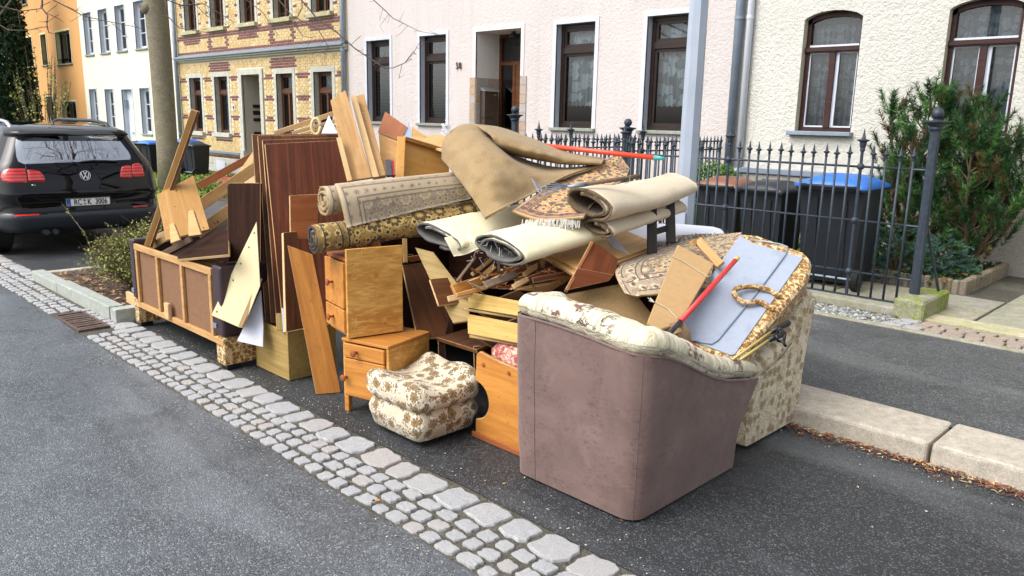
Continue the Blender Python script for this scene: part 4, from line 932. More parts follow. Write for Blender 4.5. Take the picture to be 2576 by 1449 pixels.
# second bare tree of the row, further up the street (seen mirrored in the car's rear window)
def bare_tree(label, loc, h, seed):
    rg = random.Random(seed); o = empty('street_tree', loc, 0, label, 'tree'); tk = MB(); br = MB()
    b = Vector(loc); tk.tube([b, b+Vector((.05, 0, h*.22)), b+Vector((0, .05, h*.4))], [.24, .2, .17], 12); tk.build('trunk', m_bark, o, None, True)
    def grow(p, d, L, r_, lev):
        q = p+d*L*.5+Vector((rg.uniform(-.1, .1), rg.uniform(-.1, .1), rg.uniform(-.05, .1)))*L; e = p+d*L
        br.tube([p, q, e], [r_, r_*.8, r_*.6], 5 if lev < 2 else 3, 0, False)
        if lev >= 5: return
        for k in range(3 if lev < 3 else 2+rg.randrange(2)):
            nd = (d+Vector((rg.uniform(-.9, .9), rg.uniform(-.9, .9), rg.uniform(-.5, .55)))).normalized(); grow(p+(e-p)*rg.uniform(.5, 1), nd, L*rg.uniform(.66, .88), r_*.56, lev+1)
    for k in range(6): a = k*1.05+rg.random(); grow(b+Vector((0, .05, h*.36)), Vector((math.cos(a)*.7, math.sin(a)*.7, .75)).normalized(), h*.23, .1, 0)
    br.build('branches', m_twig, o); return o
bare_tree('bare branching tree further up the pavement, mirrored in the car window', (.4, 5.3, .1), 16.5, 5)
# brick rubble heap on the verge
mb = MB(); c0 = GZ(545, 468, .1)
for k in range(150):
    a, q = random.uniform(0, 6.28), math.sqrt(random.random()); x, y = c0[0]+math.cos(a)*q*1.1, c0[1]+.9+math.sin(a)*q*.8; z = .12+.38*(1-q)*random.random()
    T = Matrix.Translation((x, y, z)) @ Matrix.Rotation(random.uniform(0, 6), 4, 'Z') @ Matrix.Rotation(random.uniform(-.7, .7), 4, 'X') @ Matrix.Rotation(random.uniform(-.7, .7), 4, 'Y'); s = random.uniform(.03, .09)
    mb.box(-s*random.uniform(.8, 1.6), s*1.2, -s*.7, s*.8, -s*.5, s*.5, random.choice((0, 0, 1)), T)
tag(mb.build('brick_rubble', [plain('rubble_red', '#9a5a42', .9, 0, .35, 9), plain('rubble_brown', '#7c5a48', .9, 0, .3, 9)]), 'heap of broken red bricks on the verge before the brick house', 'rubble', kind='stuff')
# ================================================================ parked car (rear towards the heap)
X0, YC = -9.68, 2.97
CZ = [.26, .33, .42, .468, .475, .50, .56, .62, .655, .68, .72, .80, .90, 1.0, 1.045, 1.15, 1.29, 1.315, 1.325, 1.37, 1.41, 1.435, 1.45, 1.455]
CR = [.14, .05, .01, .0, .035, .045, .055, .055, .03, .02, .035, .055, .075, .115, .15, .21, .295, .305, .23, .33, .55, .80, 1.15, 1.5]
CW = [.80, .845, .865, .87, .862, .862, .862, .862, .866, .866, .864, .862, .855, .83, .805, .745, .675, .665, .66, .64, .60, .53, .40, .2]
def crx(z): return float(np.interp(z, CZ, CR))
def chw(z): return float(np.interp(z, CZ, CW))
def inset(t, z):
    a = abs(t); return crx(z)+.06*a*a+(.20*max(0, (a-.80)/.20)**2.2)
def csurf(u, v):
    X = X0-.05
    for _ in range(25):
        P = PX(u, v, X); t = (P[1]-YC)/chw(P[2]); t = max(-1, min(1, t)); X = X0-inset(t, P[2])
    return V3(P)
m_paint = NB('car_paint_black'); m_paint.set(Base_Color=C('#06080e'), Roughness=.6, Coat_Weight=.8, Coat_Roughness=.015, Specular_IOR_Level=.0); m_paint = m_paint.m
m_clad = plain('car_cladding', '#2c3138', .55, 0, .1, 30); m_black = plain('black_plastic', '#0d0e10', .4, 0, .1)
b_ = NB('car_glass'); g_ = b_.n('BsdfGlossy', {'Color': (.92, .95, 1, 1), 'Roughness': .015}); d_ = b_.n('BsdfDiffuse', {'Color': (.012, .014, .017, 1)}); mx_ = b_.n('MixShader', {0: .62, 1: d_.outputs[0], 2: g_.outputs[0]}); b_.t.links.new(mx_.outputs[0], b_.out.inputs[0]); m_cglass = b_.m
b_ = NB('tail_lamp_red'); b_.set(Base_Color=b_.ramp(b_.n('TexWave', {'Vector': b_.geo(), 'Scale': 9.0, 'Distortion': .3}, wave_type='BANDS', bands_direction='Z').outputs['Fac'], [(.4, C('#a80d10')), (.6, C('#e0302c'))]), Roughness=.15, Coat_Weight=1.0, Coat_Roughness=.02); m_tail = b_.m
m_chrome = plain('chrome', '#c9ccd0', .18, .95, .03)
car = empty('parked_car', (X0, YC, 0), 0, 'black compact SUV parked on the left with its tail to the heap', 'car')
ts = list(np.linspace(-1, 1, 33)); sides = [.45, .8, 1.3, 2.0, 2.8, 3.4, 3.8]
vs = []; fs = []; mi = []
for z in CZ:
    hw = chw(z); rowp = [(X0-inset(t, z), YC+t*hw, z) for t in ts]
    fx = 3.9 if z < .8 else 3.9-(z-.8)*3.2
    r1 = [(X0-min(max(s, inset(1, z)+.02), fx), YC+hw, z) for s in sides]; r0 = [(X0-min(max(s, inset(1, z)+.02), fx), YC-hw, z) for s in sides]
    vs += rowp+r1+[(X0-fx-.05, YC, z)]+r0[::-1]
n = len(vs)//len(CZ)
for i in range(len(CZ)-1):
    for j in range(n):
        fs.append((i*n+j, i*n+(j+1) % n, (i+1)*n+(j+1) % n, (i+1)*n+j)); mi.append(1 if CZ[i] < .47 else 0)
fs.append(tuple(range(n))[::-1]); mi.append(1); fs.append(tuple((len(CZ)-1)*n+j for j in range(n))); mi.append(0)
body = mesh('body', vs, fs, [m_paint, m_clad], car, None, mi, True)
def kc(x, y): return (x*.25572, 281.1+y*.25572)
def patch(name, rows, mat, off=.006, parent=None, nx=10, sub=3):
    """rows of (y, xleft, xright) measured on the tail, laid on the body surface"""
    R2 = []
    for a, b in zip(rows[:-1], rows[1:]):
        for k in range(sub): t = k/sub; R2.append(tuple(a[i]*(1-t)+b[i]*t for i in range(len(a))))
    R2.append(rows[-1]); P = []
    for r_ in R2:
        yl, xl, xr = r_[0], r_[1], r_[2]; yr = r_[3] if len(r_) > 3 else yl
        P.append([csurf(*kc(xl+(xr-xl)*i/nx, yl+(yr-yl)*i/nx)) for i in range(nx+1)])
    V_ = []; F_ = []; k = nx+1
    for j, r_ in enumerate(P):
        for i, p in enumerate(r_):
            du = (r_[min(i+1, nx)]-r_[max(i-1, 0)]); dv = (P[min(j+1, len(P)-1)][i]-P[max(j-1, 0)][i]); nn = dv.cross(du)
            nn = nn.normalized() if nn.length > 1e-9 else Vector((1, 0, 0)); nn = nn if nn.x > 0 else -nn
            edge = i in (0, nx) or j in (0, len(P)-1); V_.append(p+nn*(off*.3 if edge else off))
    for j in range(len(P)-1):
        for i in range(nx): F_.append((j*k+i, j*k+i+1, (j+1)*k+i+1, (j+1)*k+i))
    return mesh(name, V_, F_, mat, parent or car, None, None, True)
patch('rear_window', [(250, 158, 1128, 228), (330, 150, 1190, 300), (440, 160, 1262, 392), (490, 180, 1288, 445), (516, 240, 1285, 470)], m_cglass, .004, None, 24, 4)
for nm, rows in (('tail_lamp', [(560, 80, 245), (575, 35, 252), (610, 12, 258), (650, 10, 262), (680, 28, 266), (700, 75, 268)]), ('tail_lamp', [(573, 268, 300), (585, 270, 385), (620, 272, 425), (660, 275, 442), (690, 280, 440)]),
                 ('tail_lamp', [(530, 1235, 1290), (545, 1200, 1291), (570, 1188, 1293), (620, 1180, 1297), (650, 1183, 1300)]), ('tail_lamp', [(508, 1330, 1362), (520, 1300, 1385), (550, 1296, 1400), (600, 1300, 1416), (638, 1305, 1418)]),):
    patch(nm, rows, m_tail, .014, None, 8, 3)
patch('reflector', [(1016, 150, 385, 1000), (1034, 145, 388, 1018)], m_tail, .006, None, 6, 2); patch('reflector', [(928, 1312, 1450, 918), (944, 1310, 1452, 934)], m_tail, .006, None, 6, 2)
patch('fog_lamp', [(996, 392, 468, 990), (1016, 392, 472, 1008)], m_black, .006, None, 4, 2)
patch('spoiler_underside', [(186, 290, 860, 178), (200, 180, 1080, 196), (236, 152, 1128, 222)], m_black, .004, None, 16, 3)
patch('number_plate_recess', [(838, 625, 1100, 815), (950, 635, 1105, 920)], m_black, .004, None, 6, 3)
def line_on(name, pts, r_, mat, off=.004):
    P = [csurf(*kc(*p))+Vector((off, 0, 0)) for p in pts]; return MB().tube(P, r_, 5).build(name, mat, car, None, True)
line_on('hatch_seam', [(250, 520), (262, 600), (270, 700), (300, 790), (345, 850), (400, 868), (500, 868), (600, 862)], .004, m_black, .001)
line_on('hatch_seam', [(1150, 828), (1250, 812), (1305, 795), (1325, 760), (1315, 690), (1300, 600), (1285, 480)], .004, m_black, .001)
line_on('wiper', [(790, 490), (900, 482), (1040, 482), (1150, 488)], .011, m_black, .02)
line_on('badge', [(310, 722), (352, 722)], .006, m_chrome, .004)
for a, b in (((30, 96), (225, 150)), ((760, 100), (1008, 148))):
    pass
for s, y in ((-1, YC-.545), (1, YC+.5)):
    MB().tube([(X0-.62, y*1.0, 1.385), (X0-.8, y, 1.45), (X0-1.2, y, 1.475), (X0-2.6, y, 1.475), (X0-2.9, y, 1.42)], .022, 8).build('roof_rail', m_chrome if s < 0 else m_black, car, None, True)
MB().tube([(X0-.85, YC-.05, 1.42), (X0-.95, YC-.05, 1.5)], [.02, .006], 6).build('antenna', m_black, car)
# wheels
for x in (-10.42, -12.7):
    for y0, y1 in ((YC-.875, YC-.67), (YC+.67, YC+.875)):
        wv = MB().tube([(x, y0, .315), (x, y0+.02, .315), (x, y1-.02, .315), (x, y1, .315)], [.29, .315, .315, .29], 28).build('wheel', m_tyre, car)
        MB().tube([(x, y0-.004, .315), (x, y1+.004, .315)], .19, 20).build('rim', m_zinc, wv)
for x in (-10.42, -12.7):
    for y in (YC-.868, YC+.868): MB().tube([(x, y-.006, .33), (x, y+.006, .33)], .375, 28).build('wheel_arch', m_clad, car)
mb = MB(); mb.tube([(X0-.03, YC-.45, .27), (X0-.4, YC-.45, .27)], .03, 10); mb.tube([(X0-.03, YC-.36, .27), (X0-.4, YC-.36, .27)], .03, 10); mb.build('exhaust', m_clad, car)
MB().box(X0-3.5, X0-.5, YC-.75, YC+.75, .2, .3).build('underbody', m_black, car)
# number plate and emblem
REAR = Matrix(((0, 0, 1, 0), (1, 0, 0, 0), (0, 1, 0, 0), (0, 0, 0, 1)))     # text x -> world +y, text y -> world +z, facing +x
c4 = [csurf(*kc(*q)) for q in ((642, 858), (1080, 836), (1085, 905), (646, 934))]; pcn = sum(c4, Vector())/4; PWd, PHt = (c4[1]-c4[0]).length*.98, (c4[0]-c4[3]).length*1.0
px = pcn.x+.02; M0 = Matrix.Translation((px, pcn.y, pcn.z)) @ REAR
pl = MB().box(-PWd/2, PWd/2, -PHt/2, PHt/2, -.006, 0).build('number_plate', plain('plate_white', '#e8e9e6', .4, 0, .02), car, M0)
MB().box(-PWd/2+.002, -PWd/2+PWd*.095, -PHt/2+.002, PHt/2-.002, 0, .0015).build('plate_band', plain('plate_band_blue', '#1f4fa8', .4), pl, M0)
m_ink = plain('plate_ink', '#0c0c0d', .5)
mb = MB(); t = .0035
for a in (-1, 1): mb.box(-PWd/2+.001, PWd/2-.001, a*(PHt/2-.003)-t/2, a*(PHt/2-.003)+t/2, .0016, .0022); mb.box(a*(PWd/2-.003)-t/2, a*(PWd/2-.003)+t/2, -PHt/2+.005, PHt/2-.005, .0016, .0022)
mb.build('plate_border', m_ink, pl, M0)
for s, fx in (('RC', -.245), ('K', .015), ('3006', .29)): txt('plate_lettering', s, PHt*1.02, M0 @ Matrix.Translation((PWd*fx, -.002, .002)), m_ink, pl, .0006, 1, .74)
txt('plate_letter', 'D', PHt*.3, M0 @ Matrix.Translation((-PWd*.452, -PHt*.28, .002)), m_trimw, pl, .0005)
MB().tube([(-PWd*.095, PHt*.22, .0016), (-PWd*.095, PHt*.22, .0024)], PHt*.17, 14).build('seal', plain('seal_red', '#a8605c', .6), pl, M0); MB().tube([(-PWd*.088, -PHt*.22, .0016), (-PWd*.088, -PHt*.22, .0024)], PHt*.18, 14).build('seal', plain('seal_grey', '#9fb0a4', .6), pl, M0)
ec = csurf(*kc(835, 625)); er = .052; ME = Matrix.Translation(ec+Vector((.012, 0, 0))) @ Matrix.Rotation(R(-8), 4, 'Y') @ REAR
mb = MB(); ringp = [(er*math.cos(q), er*math.sin(q), 0) for q in np.linspace(0, 2*math.pi, 33)]; mb.tube(ringp, .0055, 6, 0, False)
def stroke(a, b, wdt=.0085): 
    a, b = Vector((*a, 0)), Vector((*b, 0)); d = (b-a).normalized(); s = Vector((-d.y, d.x, 0))*wdt/2; vs_ = [a-s, a+s, b+s, b-s]; mb.add([(v.x*er/.05, v.y*er/.05, z) for z in (-.003, .004) for v in vs_], [(0, 1, 2, 3), (4, 7, 6, 5), (0, 4, 5, 1), (1, 5, 6, 2), (2, 6, 7, 3), (3, 7, 4, 0)])
for a, b in (((-.018, .046), (-.001, .006)), ((.018, .046), (.001, .006)), ((-.041, .026), (-.02, -.038)), ((-.02, -.038), (-.001, .0)), ((.001, .0), (.02, -.038)), ((.02, -.038), (.041, .026))): stroke(a, b)
mb.build('emblem', m_chrome, car, ME)
MB().tube([(0, 0, -.012), (0, 0, -.004)], er, 24).build('emblem_disc', m_black, car, ME)
# left flank windows
mesh('side_window', [(X0-.55, YC-chw(1.06)-.004+.0, 1.06), (X0-2.4, YC-chw(1.06)-.004, 1.06), (X0-2.3, YC-chw(1.28)-.004, 1.28), (X0-.7, YC-chw(1.28)-.004, 1.28)], [(0, 1, 2, 3)], m_cglass, car)
# ================================================================ the heap of discarded furniture
GB = 'loose boards and planks in the heap'
w_orange = wood('veneer_orange', '#d39548', '#ac7032', 1, 10, .38)
w_birch = wood('veneer_figured_birch', '#e6b566', '#b67c34', 1, 6, .35, .15, .9)
w_maho = wood('veneer_mahogany', '#7d4226', '#3f1b0e', .6, 16, .45)
w_dark = wood('veneer_dark_brown', '#3a2014', '#200f07', .8, 14, .7, .25, 0, .1)
w_brown = wood('veneer_brown', '#764a2a', '#4a2914', .8, 12, .52)
w_pine = wood('pine_wood', '#cfa874', '#ac824e', 1, 10, .6)
w_light = wood('light_wood', '#dcc094', '#bd9a68', 1, 12, .6)
w_oak = wood('oak_foil', '#b59c62', '#947a44', 1, 22, .5, .1)
w_oakl = wood('oak_foil_yellow', '#c6a75e', '#a68840', 1, 20, .5, .1)
w_ply = wood('plywood', '#cfa466', '#a97c42', .8, 6, .55, .4)
w_plyl = wood('plywood_light', '#dcb780', '#c19658', .8, 8, .55, .2)
w_red = wood('red_veneer', '#8a4a26', '#64300f', 1, 8, .4)
w_redl = wood('red_board', '#a8663a', '#854822', 1, 7, .5)
w_old = wood('weathered_wood', '#8c7a68', '#665647', 1, 14, .8)
w_black = wood('black_stained_wood', '#2e2420', '#1a1311', 1, 14, .45)
w_worn = wood('worn_edge', '#d9bd8e', '#94714a', 1, 30, .8, .5); WOODS = {w_orange, w_birch, w_maho, w_dark, w_brown, w_ply, w_oak, w_oakl, w_red, w_redl}
m_hard = plain('hardboard_brown', '#7d5a3f', .85, 0, .12, 40, .3)
m_hardg = plain('hardboard_cream', '#c9bb92', .6, 0, .05, 5)
m_chip = plain('chipboard_edge', '#a5834f', .9, 0, .3, 90, .4)
m_chipf = plain('chipboard_shaded_face', '#8f744d', .9, 0, .12, 60, .3)  # face colour darkened to carry the shadow behind the armchair
m_white = plain('white_board', '#c8ccd8', .4, 0, .03)
m_card = plain('cardboard', '#a98a5f', .9, 0, .07, 30, .2)
m_purple = plain('leatherette_aubergine', '#33222b', .38, 0, .15, 12, .2)
m_screw = plain('screw', '#6b5634', .5, .5, .1)

def plane3(pts):
    q = [DP(*p) for p in pts if len(p) > 2][:3]; n = np.cross(q[1]-q[0], q[2]-q[0]); n = n/np.linalg.norm(n)
    if np.dot(n, q[0]-CAM) < 0: n = -n
    return q[0], n
def hit(u, v, pl):
    d = ray(u, v); return CAM+d*(np.dot(pl[0]-CAM, pl[1])/np.dot(d, pl[1]))
def frame(o, ex, n):
    ex = ex-n*np.dot(ex, n); ex = ex/np.linalg.norm(ex); ey = np.cross(n, ex)
    return Matrix(((ex[0], ey[0], n[0], o[0]), (ex[1], ey[1], n[1], o[1]), (ex[2], ey[2], n[2], o[2]), (0, 0, 0, 1)))
def slab(P, n, th, mats, name, parent=None, g=0, bev=.0018):
    """flat outline P (world points), thickness th along n"""
    ex = np.array(P[(g+1) % len(P)])-np.array(P[g]); M = frame(P[0], ex, n); Mi = M.inverted()
    L = [Mi @ V3(p) for p in P]; k = len(L)
    bm = bmesh.new(); a = [bm.verts.new((v.x, v.y, 0)) for v in L]; b = [bm.verts.new((v.x, v.y, th)) for v in L]
    f0 = bm.faces.new(a); f1 = bm.faces.new(b[::-1]); sd = [bm.faces.new((a[i], b[i], b[(i+1) % k], a[(i+1) % k])) for i in range(k)]
    for f in sd: f.material_index = 1
    bmesh.ops.recalc_face_normals(bm, faces=bm.faces)
    if bev:
        rb = bmesh.ops.bevel(bm, geom=list(bm.edges), offset=bev*random.uniform(.8, 1.5), segments=1, affect='EDGES', clamp_overlap=True)
        if len(mats) == 2 and mats[0] in WOODS:
            for f in rb['faces']: f.material_index = 2
            mats = list(mats)+[w_worn]
    me = bpy.data.meshes.new(name); bm.to_mesh(me); bm.free()
    for m in mats: me.materials.append(m)
    finish_mesh(me); return link(bpy.data.objects.new(name, me), parent, M)
def panel(name, label, pts, mat, th=.018, edge=None, parent=None, g=0, cat='board', group=GB, bev=.0018):
    pl = plane3(pts); P = [hit(p[0], p[1], pl) for p in pts]
    o = slab(P, pl[1], th, [mat, edge or mat], name, parent, g, bev)
    if parent is None: tag(o, label, cat, group)
    return o
def beam(name, label, A, B, wd, th, mat, parent=None, cat='plank', group=GB, bev=.002, roll=0.0, edge=None):
    a, b = DP(*A), DP(*B); ex = (b-a)/np.linalg.norm(b-a); vd = (a+b)/2-CAM; vd = vd/np.linalg.norm(vd); n = vd-ex*np.dot(vd, ex); n /= np.linalg.norm(n)
    ey = np.cross(n, ex); c_, s_ = math.cos(roll), math.sin(roll); n, ey = n*c_+ey*s_, ey*c_-n*s_
    P = [a-ey*wd/2, b-ey*wd/2, b+ey*wd/2, a+ey*wd/2]
    o = slab(P, n, th, [mat, edge or mat], name, parent, 0, bev)
    if parent is None: tag(o, label, cat, group)
    return o
def rod(name, A, B, r_, mat, parent=None, n=10): return MB().tube([V3(DP(*A)), V3(DP(*B))], r_, n).build(name, mat, parent, None, True)
def screw_dots(parent, pl, px, r_=.006):
    for u, v in px:
        p = hit(u, v, pl); MB().tube([V3(p-pl[1]*.003), V3(p+pl[1]*.002)], r_, 8).build('screw', m_screw, parent)

m_hole = plain('hole_dark', '#17100b', .9)
def hole_pts(parent, pl, px, r_=.005):
    for u, v in px:
        p = hit(u, v, pl); MB().tube([V3(p-pl[1]*.0008), V3(p+pl[1]*.004)], r_*random.uniform(.6, 1.2), 8).build('drill_hole', m_hole, parent)
# ---- upturned sofa with open wooden back
f_gold = floral('fabric_gold_leaf', '#d2b98e', '#8a6026', '#7a531d', '#8a6730', 38, 5, .48, '#c9ac7c', .9, None, .7)
sofa = empty('sofa', (-5.3, 2.4, 0), 0, 'old sofa standing with its bare wooden back frame to the street', 'sofa')
ys = 2.13
MB().box(-6.0, -4.76, ys+.012, ys+.018, .19, .63).build('back_panel', m_hard, sofa)
for nm, q in (('top_rail', (-6.02, -4.74, ys-.012, ys+.012, .60, .645)), ('bottom_rail', (-6.02, -4.62, ys-.012, ys+.012, .165, .205))): bevel_box(nm, *q, w_pine, sofa, .003, 1)
for x in (-6.01, -5.63, -5.22, -4.79): bevel_box('stile', x, x+.035, ys-.011, ys+.011, .206, .599, w_pine, sofa, .003, 1)
bevel_box('block', -5.47, -5.40, ys-.035, ys-.0125, .19, .30, w_light, sofa, .003, 1)
for x0, x1 in ((-6.11, -6.025), (-4.735, -4.61)):
    a = bevel_box('arm', x0, x1, ys-.012, ys+.62, .22, .675, m_purple, sofa, .025, 3)
    bevel_box('arm_skirt', x0+.004, x1-.004, ys-.008, ys+.62, .035, .215, f_gold, sofa, .012, 2)
    bevel_box('foot', x0+.02, x1-.02, ys+.01, ys+.1, 0, .034, m_black, sofa, .004, 1)
    MB().box(x0+.01 if x0 < -5 else x0-.012, x0+.05 if x0 < -5 else x0+.045, ys-.02, ys-.0125, .27, .30).build('bracket', m_zinc, sofa)
bevel_box('seat_box', -6.02, -4.74, ys+.1, ys+.62, .12, .26, f_gold, sofa, .03, 2)
bevel_box('front_edge', -6.02, -4.74, ys+.55, ys+.62, .26, .56, m_purple, sofa, .02, 2)
# things standing in and behind the sofa
beam('grooved_beam', 'tall grooved pine beam leaning out of the sofa past the tree', (372, 622, 5.75), (491, 279, 5.55), .058, .04, w_ply, None, 'beam', None)
o = beam('grooved_beam_lip', '', (380, 622, 5.74), (499, 281, 5.54), .02, .05, w_brown, None, 'beam'); o.name = 'trim_strip'; o['label'] = 'dark lip strip along the right side of the leaning grooved beam'; o['category'] = 'strip'
psq = panel('plywood_square', 'square plywood board with a nail hole tilted inside the sofa', [(395, 489, 5.6), (487, 441), (527, 576, 5.5), (418, 604, 5.35)], w_ply, .02, w_plyl, None, 1)
hole_pts(psq, plane3([(395, 489, 5.6), (527, 576, 5.5), (418, 604, 5.35)]), [(444, 480), (440, 520), (482, 575), (512, 573)], .006)
for i, (pts, lb) in enumerate((([(426, 563, 5.25), (437, 561, 5.25), (453, 603), (429, 612, 5.2)], 'left tapered wooden furniture leg before the plywood square'), ([(473, 531, 5.25), (486, 528, 5.25), (506, 590), (474, 594, 5.2)], 'taller right tapered wooden furniture leg before the plywood square'))):
    panel('wooden_wedge', lb, pts, w_plyl, .03, w_light, None, 0, 'wooden wedge', 'tapered pieces on the sofa')
beam('bed_plank', 'upper pale bed rail sloping behind the dark rounded panel', (470, 540, 5.85), (660, 410, 6.25), .085, .022, w_pine)
o = beam('bed_plank', 'lower bed rail with dowel holes behind the dark rounded panel', (500, 590, 5.75), (660, 470, 6.1), .10, .022, w_pine)
hole_pts(o, plane3([(500, 590, 5.748), (660, 470, 6.098), (510, 604, 5.748)]), [(540, 562), (548, 558), (600, 520), (607, 514)], .006)
beam('bed_plank', 'dark grey brown rail under the pale rails beside the sofa', (500, 620, 5.7), (660, 500, 6.0), .08, .02, w_old)
beam('bed_plank', 'short end of a pale rail poking out over the sofa left arm', (362, 612, 5.95), (470, 565, 5.85), .05, .022, w_light)
beam('slat', 'white painted slat lying across the sofa left arm', (372, 627, 5.85), (430, 590, 5.7), .045, .02, w_light)
beam('slat', 'broken batten with splintered end in the sofa', (408, 640, 5.55), (478, 602, 5.4), .04, .02, w_old)
panel('shelf_board', 'brown shelf with pale edge across the sofa, underside shade painted dark', [(425, 645, 5.45), (533, 582, 5.55), (575, 577, 5.35), (575, 640, 5.25), (450, 652)], w_dark, .018, w_light, None, 1)  # dark veneer paints in the shade of the board's underside
pl_ = [(571, 470, 5.12), (574, 463), (580, 460), (655, 460, 5.05), (655, 655), (574, 660, 5.02)]
panel('rounded_board', 'dark brown panel with rounded corner standing behind the cream hardboard', pl_, w_dark, .02, None, None, 3)
pts = [(645, 557, 4.86), (654, 719), (612, 825, 4.80), (600, 823), (531, 793, 4.92)]
o = panel('cream_hardboard', 'cream hardboard triangle with screw holes leaning on the sofa arm', pts, m_hardg, .006, w_light); screw_dots(o, plane3(pts), [(546, 784), (562, 747), (587, 705), (606, 663), (626, 622), (640, 586)])
panel('white_board', 'white board wedged below the cream hardboard', [(655, 730, 4.9), (662, 822), (661, 873, 4.84), (596, 858, 4.88)], m_white, .012)
beam('strip', 'pale strip along the lower edge of the cream hardboard', (604, 822, 4.78), (655, 700, 4.82), .028, .02, w_light)
hx = MB(); hp = V3(DP(463, 655, 5.35)); hx.lathe(hp-Vector((0, 0, .08)), [(.03, 0), (.035, .07), (.042, .075), (.042, .1)], 6); tag(hx.build('wooden_stub', w_pine), 'small six sided wooden foot lying inside the sofa', 'furniture leg')
for k, (A, B, lb) in enumerate((((470, 655, 5.3), (545, 668, 5.2), 'thin broken lath lying inside the sofa'), ((490, 648, 5.4), (560, 660, 5.25), 'second thin lath lying inside the sofa under the dark panel'))): beam('lath', lb, A, B, .025, .012, w_light)
tag(bevel_box('pale_crate_board', -6.5, -6.14, 2.2, 2.225, .1, .19, w_light, None, .003, 1), 'pale board end low at the sofa left end', 'board', GB)
tag(bevel_box('pale_crate_board', -6.45, -6.14, 2.3, 2.325, .19, .26, w_light, None, .003, 1), 'second pale board end stacked low at the sofa left end', 'board', GB)
# long boards on the pavement behind
beam('red_plank', 'red brown plank sloping over the brick rubble', (500, 468, 9.0), (650, 385, 9.2), .085, .05, w_redl)
panel('pale_board', 'pale wide plank sloping behind the wardrobe boards', [(588, 450, 7.0), (640, 375, 7.2), (680, 375), (640, 470, 7.0)], w_light, .02)
# ---- wardrobe doors standing upright
for i, (pts, mt, ed, lb) in enumerate((
    ([(633, 338, 5.28), (862, 335, 5.55), (905, 800), (668, 810, 5.0)], w_brown, w_brown, 'rearmost tall dark brown wardrobe door in the upright stack'),
    ([(648, 341, 5.24), (864, 338, 5.51), (905, 805), (682, 812, 4.96)], w_brown, w_pine, 'second tall wardrobe door of the upright stack'),
    ([(660, 352, 5.18), (866, 345, 5.45), (905, 810), (696, 815, 4.90)], w_maho, w_light, 'third tall wardrobe door with pale top edge'),
    ([(666, 362, 5.13), (868, 352, 5.40), (905, 815), (712, 819, 4.85)], w_maho, w_pine, 'front mahogany wardrobe door of the upright stack'))):
    panel('wardrobe_door', lb, pts, mt, .017, ed, None, 1, 'wardrobe door', 'upright wardrobe doors')
# ---- open oak drawer standing on the road
bx = empty('oak_box', (-4.38, 2.5, 0), 0, 'open topped pale oak box standing on the asphalt', 'box')
x0, x1, y0, y1, zt = -4.59, -4.18, 2.32, 2.66, .315
for q in ((x0, x1, y0, y0+.015), (x0, x1, y1-.015, y1), (x0, x0+.015, y0+.0155, y1-.0155), (x1-.015, x1, y0+.0155, y1-.0155)): bevel_box('side', *q, .004, zt, w_oak, bx, .002, 1)
MB().box(x0+.016, x1-.016, y0+.016, y1-.016, .01, .02).build('bottom', m_hard, bx)
panel('veneered_board', 'brown veneered board with pale edge standing in the oak box', [(713, 585, 4.80), (748, 582, 4.88), (760, 826), (720, 834, 4.66)], w_brown, .022, w_light, None, 1)
beam('strip', 'narrow white strip standing in the oak box', (715, 836, 4.72), (711, 775, 4.74), .012, .01, m_white)
beam('strip', 'narrow oak offcut standing in the oak box', (703, 832, 4.75), (703, 788, 4.77), .038, .012, w_oak)
panel('square_board', 'pale red square board end showing above the rolled rugs', [(729, 491, 4.88), (800, 488, 4.98), (800, 600), (731, 600, 4.85)], w_redl, .018, w_light)
panel('orange_plank', 'long orange veneered plank leaning on the drawers cabinet', [(723, 617, 4.52), (786, 640, 4.56), (857, 987), (795, 992, 4.60)], w_orange, .02, w_pine, None, 1, 'plank')
# ---- two small cabinets
def cabinet(name, label, FL, yaw, wd, dp, ht, legs, front):
    o = empty(name, FL, yaw, label, 'bedside cabinet'); M = world_of(o); zb = legs
    t = .018
    bevel_box('side_panel', 0, t, 0.004, dp, zb, ht-t, w_birch, o, .002, 1, 0, M @ Matrix.Identity(4)); 
    sp = bevel_box('side_panel', wd-t, wd, 0.004, dp, zb, ht-t, w_birch, o, .002, 1, 0, M)
    bevel_box('top', -.004, wd+.004, -.004, dp, ht-t+.001, ht, w_orange, o, .003, 1, 0, M); MB().box(t, wd-t, dp-.012, dp-.002, zb, ht-t).build('back', m_hard, o, M); MB().box(t, wd-t, .01, dp-.013, zb, zb+t).build('bottom', w_orange, o, M)
    for z0, z1, nm, kx in front:
        d = bevel_box(nm, t+.002, wd-t-.002, -.012, .008, z0, z1, w_orange, o, .003, 1, 0, M); kz = (z0+z1)/2
        kb = MB(); T = Matrix.Translation((kx, -.012, kz)) @ Matrix.Rotation(R(90), 4, 'X')
        kb.lathe((0, 0, 0), [(.008, 0), (.006, .012), (.008, .02), (.018, .026), (.02, .032), (.014, .036)], 12); kb.build('knob', w_redl, d, M @ T, True)
    if legs:
        for x in (0.002, wd-.034):
            for y in (0.002, dp-.034): bevel_box('leg', x, x+.032, y, y+.032, 0, zb-.001, w_orange, o, .003, 1, 0, M)
    return o
cabinet('bedside_cabinet', 'honey coloured bedside cabinet standing on the asphalt behind the ottoman', (-3.545, 2.295, 0), R(15), .315, .37, .42, .09, ((.318, .395, 'drawer', .11), (.1, .312, 'door', .035)))
A = GZ(876, 852, .428); B = GZ(1014, 832, .428); ya = math.atan2(B[1]-A[1], B[0]-A[0]); L = float(np.linalg.norm(B-A))
Mx = .0
